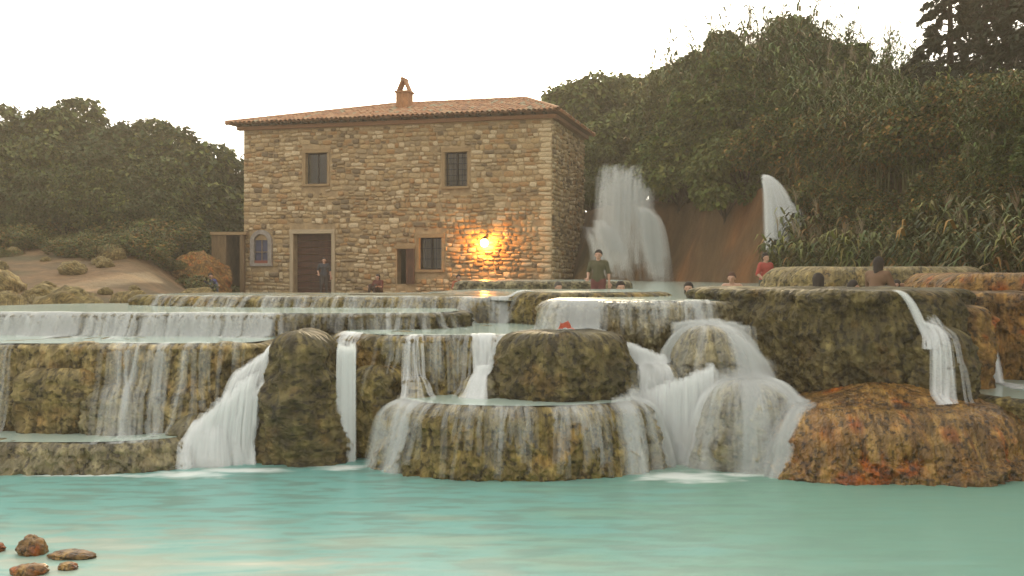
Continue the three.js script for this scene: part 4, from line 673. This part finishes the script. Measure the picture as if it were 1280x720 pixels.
  for (let i = 0; i < 18; i++) { const px = -20 + i * 16 + (R() - 0.5) * 14, d = 42 + R() * 6.5, p = stand(px, d, 0.35), s = 0.35 + 0.45 * R(); if (!i) { lo.position.set(...p); lo.scale.set(s * 1.4, s * 0.8, s); } else place(lo, ...p, R() * 6.28, s).scale.set(s * 1.5, s * 0.75, s); }
  const over = makeTree('broadleaf_tree', 'tree', 'tall spreading tree on the bank overhanging the orange boulder', 61, 14, 5.2, GREEN.dark, 16000, 0.34, 0.5); over.userData.group = 'trees on the bank overhanging the boulder';
  [[11.5, 9, 1.0], [12.5, 14.5, 1.0], [13.5, 19.5, 0.95], [14.5, 4.5, 1.0]].forEach(([x, d, s], i) => { const y = groundH(x, -d) - 0.3; if (!i) { over.position.set(x, y, -d); over.scale.setScalar(s); } else place(over, x, y, -d, i * 1.9, s); });
}
// ---------------------------------------------------------------- people
function skinOf(bones, cell, k = 0.035, extra) {               // bones: [ax, ay, az, ra, bx, by, bz, rb]; one smooth surface round all of them
  let lo = [9, 9, 9], hi = [-9, -9, -9]; for (const b of bones) for (const [o, r] of [[0, b[3]], [4, b[7]]]) for (let q = 0; q < 3; q++) { lo[q] = Math.min(lo[q], b[o + q] - r - 3 * cell); hi[q] = Math.max(hi[q], b[o + q] + r + 3 * cell); }
  const size = Math.max(hi[0] - lo[0], hi[1] - lo[1], hi[2] - lo[2]), N = Math.min(110, Math.ceil(size / cell) + 4), half = size / 2, c = [0, 1, 2].map((q) => (lo[q] + hi[q]) / 2);
  const mc = new MarchingCubes(N, M.rock, false, false, 60000); mc.isolation = 0; mc.field.fill(-1);
  const at = (i, q) => c[q] + (i - N / 2) / (N / 2) * half;
  for (let z = 0; z < N; z++) for (let y = 0; y < N; y++) for (let x = 0; x < N; x++) {
    const px = at(x, 0), py = at(y, 1), pz = at(z, 2); if (py > hi[1] || py < lo[1] || px > hi[0] || px < lo[0] || pz > hi[2] || pz < lo[2]) continue;
    let d = 1;
    for (const b of bones) { const ex = b[4] - b[0], ey = b[5] - b[1], ez = b[6] - b[2], L = ex * ex + ey * ey + ez * ez + 1e-9, t = clamp(((px - b[0]) * ex + (py - b[1]) * ey + (pz - b[2]) * ez) / L); const dx = px - b[0] - t * ex, dy = py - b[1] - t * ey, dz = pz - b[2] - t * ez, e = Math.sqrt(dx * dx + dy * dy + dz * dz) - lerp(b[3], b[7], t); const h = clamp(0.5 + 0.5 * (d - e) / k); d = lerp(d, e, h) - k * h * (1 - h); }
    mc.field[x + y * N + z * N * N] = -(extra ? extra(d, px, py, pz) : d);
  }
  mc.update();
  const n = mc.count, pos = new Float32Array(n * 3); for (let i = 0; i < n * 3; i++) pos[i] = c[i % 3] + mc.positionArray[i] * half;
  let g = new THREE.BufferGeometry(); g.setAttribute('position', new THREE.BufferAttribute(pos, 3)); g = mergeVertices(g, cell * 0.01); g.computeVertexNormals(); return g;
}
const handGeo = (() => { const b = [[0, 0, 0, 0.03, 0, -0.07, 0.004, 0.036], [0.016, -0.03, 0, 0.024, 0.02, -0.075, 0, 0.02], [-0.016, -0.03, 0, 0.024, -0.02, -0.075, 0, 0.02]]; const f = [[-0.033, 0.055], [-0.011, 0.07], [0.011, 0.075], [0.033, 0.066]]; for (const [x, l] of f) { b.push([x, -0.08, 0.002, 0.0095, x * 1.1, -0.08 - l * 0.5, 0.008, 0.009], [x * 1.1, -0.08 - l * 0.5, 0.008, 0.009, x * 1.1, -0.08 - l, 0.024, 0.0075]); } b.push([0.032, -0.025, 0.008, 0.014, 0.06, -0.06, 0.022, 0.011], [0.06, -0.06, 0.022, 0.011, 0.066, -0.09, 0.03, 0.009]); return skinOf(b, 0.0055, 0.012); })();
const headGeo = (() => { const b = [[0, 0.13, -0.012, 0.088, 0, 0.155, -0.03, 0.088], [0, 0.07, 0.03, 0.058, 0, 0.04, 0.05, 0.04], [0, 0.11, 0.082, 0.014, 0, 0.078, 0.112, 0.016], [-0.078, 0.125, -0.012, 0.012, -0.088, 0.085, -0.008, 0.013], [0.078, 0.125, -0.012, 0.012, 0.088, 0.085, -0.008, 0.013], [-0.03, 0.045, 0.08, 0.011, 0.03, 0.045, 0.08, 0.011], [-0.045, 0.135, 0.068, 0.014, 0.045, 0.135, 0.068, 0.014]]; return skinOf(b, 0.007, 0.02, (d, x, y, z) => Math.max(d, -(Math.hypot(Math.abs(x) - 0.033, y - 0.113, z - 0.098) - 0.014))); })();
const hairGeo = (long) => skinOf([[0, 0.15, -0.03, 0.098, 0, 0.17, -0.02, 0.092], [0, 0.1, -0.06, 0.078, 0, long ? -0.06 : 0.06, -0.075, 0.05], [-0.06, 0.15, -0.02, 0.045, -0.07, long ? 0.0 : 0.12, -0.03, 0.03], [0.06, 0.15, -0.02, 0.045, 0.07, long ? 0.0 : 0.12, -0.03, 0.03]], 0.012, 0.03);
const SKIN = std({ color: lin(0.42, 0.24, 0.16), roughness: 0.55 });
function poseBones(pose) {
  const m = (b) => [b, [-b[0], ...b.slice(1, 4), -b[4], ...b.slice(5)]];
  if (pose === 'stand') { const J = { hip: 0.92, sh: 1.42 };
    return { head: [0, 1.49, 0.01, 0], hands: [[0.3, 0.86, 0.06, 0.1, 0.1], [-0.24, 0.98, 0.2, -0.9, 0]], torso: [[0, 0.95, 0, 0.135, 0, 1.1, 0, 0.12], [-0.06, 0.98, 0, 0.12, 0.06, 0.98, 0, 0.12], [0, 1.1, 0, 0.12, 0, 1.3, 0, 0.13], [-0.1, 1.32, 0, 0.1, 0.1, 1.32, 0, 0.1], [-0.17, 1.4, -0.01, 0.062, 0.17, 1.4, -0.01, 0.062]],
      neck: [[0, 1.4, -0.01, 0.06, 0, 1.54, 0, 0.055]], arms: [[0.2, 1.39, 0, 0.056, 0.27, 1.13, -0.02, 0.044], [0.27, 1.13, -0.02, 0.043, 0.3, 0.88, 0.05, 0.028], [-0.2, 1.39, 0, 0.056, -0.28, 1.14, -0.03, 0.044], [-0.28, 1.14, -0.03, 0.043, -0.24, 0.99, 0.18, 0.028]],
      hips: [[-0.07, 0.92, 0, 0.125, 0.07, 0.92, 0, 0.125], [0.09, 0.88, 0, 0.098, 0.1, 0.6, 0.02, 0.075], [-0.09, 0.88, 0, 0.098, -0.11, 0.6, 0.03, 0.075]], legs: [[0.09, 0.88, 0, 0.095, 0.11, 0.5, 0.02, 0.06], [0.11, 0.5, 0.02, 0.058, 0.12, 0.08, -0.02, 0.036], [-0.09, 0.88, 0, 0.095, -0.12, 0.5, 0.05, 0.06], [-0.12, 0.5, 0.05, 0.058, -0.13, 0.08, 0.02, 0.036], [0.12, 0.05, -0.03, 0.04, 0.15, 0.03, 0.14, 0.03], [-0.13, 0.05, 0.01, 0.04, -0.17, 0.03, 0.18, 0.03]] }; }
  return { head: [0, 0.68, 0.05, 0.08], hands: [[0.2, 0.4, 0.38, -1.1, 0.2], [-0.2, 0.4, 0.38, -1.1, -0.2]], torso: [[0, 0.14, -0.05, 0.135, 0, 0.3, -0.05, 0.122], [0, 0.3, -0.05, 0.122, 0, 0.5, 0, 0.13], [-0.1, 0.52, 0, 0.1, 0.1, 0.52, 0, 0.1], [-0.17, 0.6, 0.01, 0.062, 0.17, 0.6, 0.01, 0.062]], neck: [[0, 0.6, 0.01, 0.06, 0, 0.73, 0.04, 0.055]],
    arms: [[0.2, 0.59, 0.01, 0.056, 0.27, 0.36, 0.1, 0.044], [0.27, 0.36, 0.1, 0.043, 0.2, 0.4, 0.34, 0.028], [-0.2, 0.59, 0.01, 0.056, -0.27, 0.36, 0.1, 0.044], [-0.27, 0.36, 0.1, 0.043, -0.2, 0.4, 0.34, 0.028]],
    hips: [[-0.07, 0.13, -0.03, 0.128, 0.07, 0.13, -0.03, 0.128], [0.09, 0.14, 0, 0.1, 0.13, 0.3, 0.25, 0.078], [-0.09, 0.14, 0, 0.1, -0.13, 0.3, 0.25, 0.078]], legs: [[0.09, 0.14, 0, 0.096, 0.15, 0.42, 0.4, 0.062], [0.15, 0.42, 0.4, 0.06, 0.14, 0.06, 0.52, 0.038], [-0.09, 0.14, 0, 0.096, -0.15, 0.42, 0.4, 0.062], [-0.15, 0.42, 0.4, 0.06, -0.14, 0.06, 0.52, 0.038], [0.14, 0.05, 0.5, 0.04, 0.16, 0.03, 0.66, 0.03], [-0.14, 0.05, 0.5, 0.04, -0.16, 0.03, 0.66, 0.03]] };
}
const FIG = {}; for (const pose of ['stand', 'sit']) {
  const P = poseBones(pose), parts = [skinOf([...P.torso, ...P.neck, ...P.arms, ...P.hips.slice(0, 1), ...P.legs], 0.018)];
  const h = headGeo.clone(); h.rotateX(P.head[3]); h.translate(P.head[0], P.head[1], P.head[2]); parts.push(h);
  for (const [x, y, z, rx, rz] of P.hands) { const g = handGeo.clone(); if (x < 0) { g.scale(-1, 1, 1); g.setIndex([...g.index.array].reverse()); g.computeVertexNormals(); } g.rotateX(rx); g.rotateZ(rz); g.translate(x, y + 0.01, z); parts.push(g); }
  const grow = (l, r) => l.map((b) => [b[0], b[1], b[2], b[3] + r, b[4], b[5], b[6], b[7] + r]);
  const hair = (l) => { const g = hairGeo(l); g.rotateX(P.head[3]); g.translate(P.head[0], P.head[1] + 0.005, P.head[2] - 0.008); return g; };
  FIG[pose] = { body: mergeGeometries(parts), shirt: skinOf([...grow(P.torso, 0.014), ...grow([P.arms[0], P.arms[2]], 0.014)], 0.018), shorts: skinOf(grow(P.hips, 0.014), 0.02), trousers: skinOf([...grow(P.hips, 0.014), ...grow(P.legs.slice(0, 4), 0.014)], 0.02), hairShort: hair(false), hairLong: hair(true) };
}
function person(label, pose, px, d, headTop, turn, wear, baseY) {   // headTop: the photograph row of the crown
  const p = groupOf('person', label, 'person'), F = FIG[pose], H = pose === 'stand' ? 1.745 : 0.94;
  p.position.set(X(px, d), baseY ?? Y(headTop, d) - H, -d); p.rotation.y = turn;
  part(p, 'body', F.body, SKIN);
  for (const [name, geo, c] of wear) part(p, name, F[geo], std({ color: lin(...c), roughness: 0.85 }));
}
const HAIR = [0.025, 0.018, 0.014];
person('bather in a red top standing before the tapering fall', 'stand', 957, 28, 316, 0.5, [['shirt', 'shirt', [0.36, 0.06, 0.045]], ['trousers', 'trousers', [0.05, 0.055, 0.04]], ['hair', 'hairShort', HAIR]]);
person('bare shouldered bather crouched low by the bather in red', 'sit', 915, 24, 340, -0.4, [['shorts', 'shorts', [0.3, 0.06, 0.04]], ['hair', 'hairShort', [0.08, 0.035, 0.02]]]);
person('dark haired bather sunk to the neck behind the upper basin', 'sit', 775, 22, 351, 0.2, [['shorts', 'shorts', [0.04, 0.05, 0.1]], ['hair', 'hairLong', HAIR]]);
person('bather sunk to the neck at the pale end of the dark rock wall', 'sit', 861, 22, 352, -0.3, [['shorts', 'shorts', [0.05, 0.05, 0.05]], ['hair', 'hairLong', HAIR]]);
person('dark head and shoulders of a bather just above the flat rock rim', 'sit', 1023, 18, 341, 2.9, [['shirt', 'shirt', [0.02, 0.02, 0.022]], ['hair', 'hairLong', HAIR]]);
person('person in brown sitting on the pale crusted bank', 'sit', 1097, 19, 321, 2.2, [['shirt', 'shirt', [0.16, 0.09, 0.05]], ['shorts', 'trousers', [0.04, 0.03, 0.02]], ['hair', 'hairLong', HAIR]]);
person('bather lying low in the water beside the person in brown', 'sit', 1064, 19.2, 350, 1.2, [['shorts', 'shorts', [0.35, 0.2, 0.18]], ['hair', 'hairShort', HAIR]]);
person('wading person in an olive shirt before the wide misty fall', 'stand', 748, 26, 312, -0.3, [['shirt', 'shirt', [0.075, 0.07, 0.035]], ['shorts', 'shorts', [0.14, 0.045, 0.04]], ['hair', 'hairShort', HAIR]]);
person('small head of a bather in front of the thin pale rim', 'sit', 697, 25, 352, 0.4, [['shorts', 'shorts', [0.05, 0.05, 0.08]], ['hair', 'hairShort', [0.07, 0.06, 0.05]]]);
person('person in dark clothes standing in front of the plank door', 'stand', 405, 44.6, 0, 0.2, [['shirt', 'shirt', [0.035, 0.04, 0.05]], ['trousers', 'trousers', [0.04, 0.035, 0.035]], ['hair', 'hairShort', HAIR]], 1.44);
person('person in blue sitting on the ground by the orange earth bank', 'sit', 263, 43, 0, 0.6, [['shirt', 'shirt', [0.06, 0.07, 0.2]], ['trousers', 'trousers', [0.1, 0.12, 0.16]], ['hair', 'hairShort', HAIR]], 1.55);
person('person in dark red crouched against the house wall', 'sit', 473, 43.5, 0, -0.5, [['shirt', 'shirt', [0.12, 0.03, 0.02]], ['trousers', 'trousers', [0.04, 0.02, 0.015]], ['hair', 'hairLong', HAIR]], 1.5);
person('person in a rust shirt sitting below the wall lamp', 'sit', 573, 41, 0, 0.3, [['shirt', 'shirt', [0.3, 0.09, 0.04]], ['trousers', 'trousers', [0.12, 0.05, 0.03]], ['hair', 'hairShort', HAIR]], 1.5);

// ---------------------------------------------------------------- small things
{ // red towel crumpled on the dark drum, one end hanging over the rim
  const T = TERR.M2, s0 = T.sAt(695), s1 = T.sAt(722), pos = [], idx = [], nu = 26, nv = 22;
  for (let j = 0; j <= nv; j++) for (let i = 0; i <= nu; i++) { const u = i / nu, v = j / nv, q = T.surf(lerp(s0, s1, u), lerp(1.72, 1.4 + 0.05 * Math.sin(u * 5), v), 0.2, 0.025); pos.push(q.x + 0.03 * fbm(u * 4, v * 3, 1, 2), q.y + 0.03 + 0.11 * Math.max(0, 0.4 + fbm(u * 3.2, v * 3.4, 5, 3) * 1.8) * smooth(0, 0.2, Math.min(u, 1 - u)) * smooth(0, 0.25, Math.min(v, 1 - v) + 0.08), q.z + 0.01); }
  for (let j = 0; j < nv; j++) for (let i = 0; i < nu; i++) { const a = j * (nu + 1) + i, b = a + nu + 1; idx.push(a, b, a + 1, b, b + 1, a + 1); }
  top('towel', geoFrom(pos, idx), std({ color: lin(0.36, 0.07, 0.035), roughness: 0.95, side: THREE.DoubleSide }), 'crumpled red towel on top of the dark mossy drum', 'towel');
}
function boulderGeo(seed, rx, ry, rz, pal, det = 28) {
  const g = new THREE.SphereGeometry(1, det * 2, det), P = g.attributes.position, col = [], uv = g.attributes.uv;
  for (let i = 0; i < P.count; i++) { let x = P.getX(i), y = P.getY(i), z = P.getZ(i); const n = 1 + 0.45 * fbm(x * 1.3 + seed * 5, y * 1.3, z * 1.3, 3) + 0.12 * (1 - 2 * Math.abs(N3(x * 3 + seed, y * 3, z * 3))) + 0.06 * fbm(x * 9, y * 9, z * 9 + seed, 2); x *= n * rx; y *= n * ry; z *= n * rz; P.setXYZ(i, x, y, z); col.push(...rockColor(pal, x * 2, y * 2, z * 2, x * 2, seed)); uv.setXY(i, (x + z * 0.4) / 0.6, (y - z * 0.6) / 0.6); }
  g.setAttribute('color', new THREE.Float32BufferAttribute(col, 3)); g.computeVertexNormals(); return g;
}
const wetStone = std({ vertexColors: true, map: rockMap, bumpMap: rockBump, bumpScale: 0.03, roughness: 0.35 });
[['pointed reddish stone standing out of the shallows', 40, 692, 0.13, 0.11, 0.1, 61], ['long flat reddish stone lying beside the pointed stone', 90, 697, 0.21, 0.045, 0.09, 62], ['small dark stone below the long flat stone', 85, 711, 0.085, 0.04, 0.06, 63], ['dark rounded stone awash beside the small dark stone', 38, 717, 0.15, 0.06, 0.1, 64], ['small stone at the edge of the pale shoal', -4, 689, 0.07, 0.05, 0.06, 65]].forEach(([label, px, py, rx, ry, rz, seed]) => { const d = EYE * FOCAL / (py - HORIZON); top('stone', boulderGeo(seed, rx, ry, rz, 'rust', 20), wetStone, label, 'stone').position.set(X(px, d), ry * 0.45, -d); });
{ // rubble and banks beside the house end
  const R = rng(808), dry = std({ vertexColors: true, map: rockMap, bumpMap: rockBump, bumpScale: 0.03, roughness: 0.95 }), lab = 'dusty tan boulder in the rubble beside the house end';
  const kinds = [0, 1, 2].map((k) => boulderGeo(70 + k, 1, 0.6, 0.8, 'tan', 18));
  for (let i = 0; i < 48; i++) { const px = -10 + R() * 285, d = 26 + R() * 21, s = 0.2 + R() * R() * 0.95, x = X(px, d); const m = top('boulder', kinds[i % 3], dry, lab, 'boulder', 'rubble beside the house end'); m.scale.setScalar(s); m.position.set(x, groundH(x, -d) + 0.15 * s, -d); m.rotation.y = R() * 6.28; }
  const bank = top('earth_bank', boulderGeo(91, 1.5, 1.7, 1.2, 'rust', 40), dry, 'orange earth bank beside the dark lean-to', 'bank'); { const d = 44.5; bank.position.set(X(246, d), 1.7, -d); }
  const b2 = top('earth_bank', boulderGeo(92, 2.6, 1.1, 1.6, 'tan', 40), dry, 'long pale earth bank under the dark wood', 'bank'); { const d = 45; b2.position.set(X(150, d), 1.9, -d); }
}
// ---------------------------------------------------------------- steam: fine spray where the falls land
{
  const mat = phy({ color: lin(0.96, 0.93, 0.88), roughness: 1, transmission: 0.5, thickness: 0, transparent: true, opacity: 0.024, specularIntensity: 0, side: THREE.DoubleSide });
  const wisps = (label, seed, list) => {
    const R = rng(seed), gauss = () => Math.sqrt(-2 * Math.log(1 - R())) * Math.cos(6.2832 * R()), geos = [];
    for (const [px, py, d, sx, sy, sd, n, size] of list) for (let i = 0; i < n; i++) {
      const g = new THREE.SphereGeometry(1, 56, 40), P = g.attributes.position, cx = X(px, d) + gauss() * sx * 0.5, cy = Y(py, d) + gauss() * sy * 0.5, cz = -d + gauss() * sd, a = size * (0.45 + 0.75 * R()), o = R() * 50;
      for (let k = 0; k < P.count; k++) { const x = P.getX(k), y = P.getY(k), z = P.getZ(k), q = 1 + 0.7 * fbm(x * 1.3 + o, y * 1.3, z * 1.3, 5); P.setXYZ(k, cx + x * q * a * sx, Math.max(cy + y * q * a * sy, 0.02), cz + z * q * a * sd); }
      g.deleteAttribute('uv'); g.computeVertexNormals(); geos.push(g);
    }
    const m = top('steam', mergeGeometries(geos), mat, label, 'steam', null, 'stuff');
  };
  wisps('fine spray at the foot of the broad white fall', 8, [[850, 590, 12.9, 0.45, 0.12, 0.2, 5, 1], [850, 555, 13.05, 0.3, 0.25, 0.12, 3, 1]]);
  wisps('fine spray at the foot of the white slanting fall', 9, [[258, 584, 13.05, 0.45, 0.1, 0.15, 4, 1]]);
}
renderer.render(scene, camera);
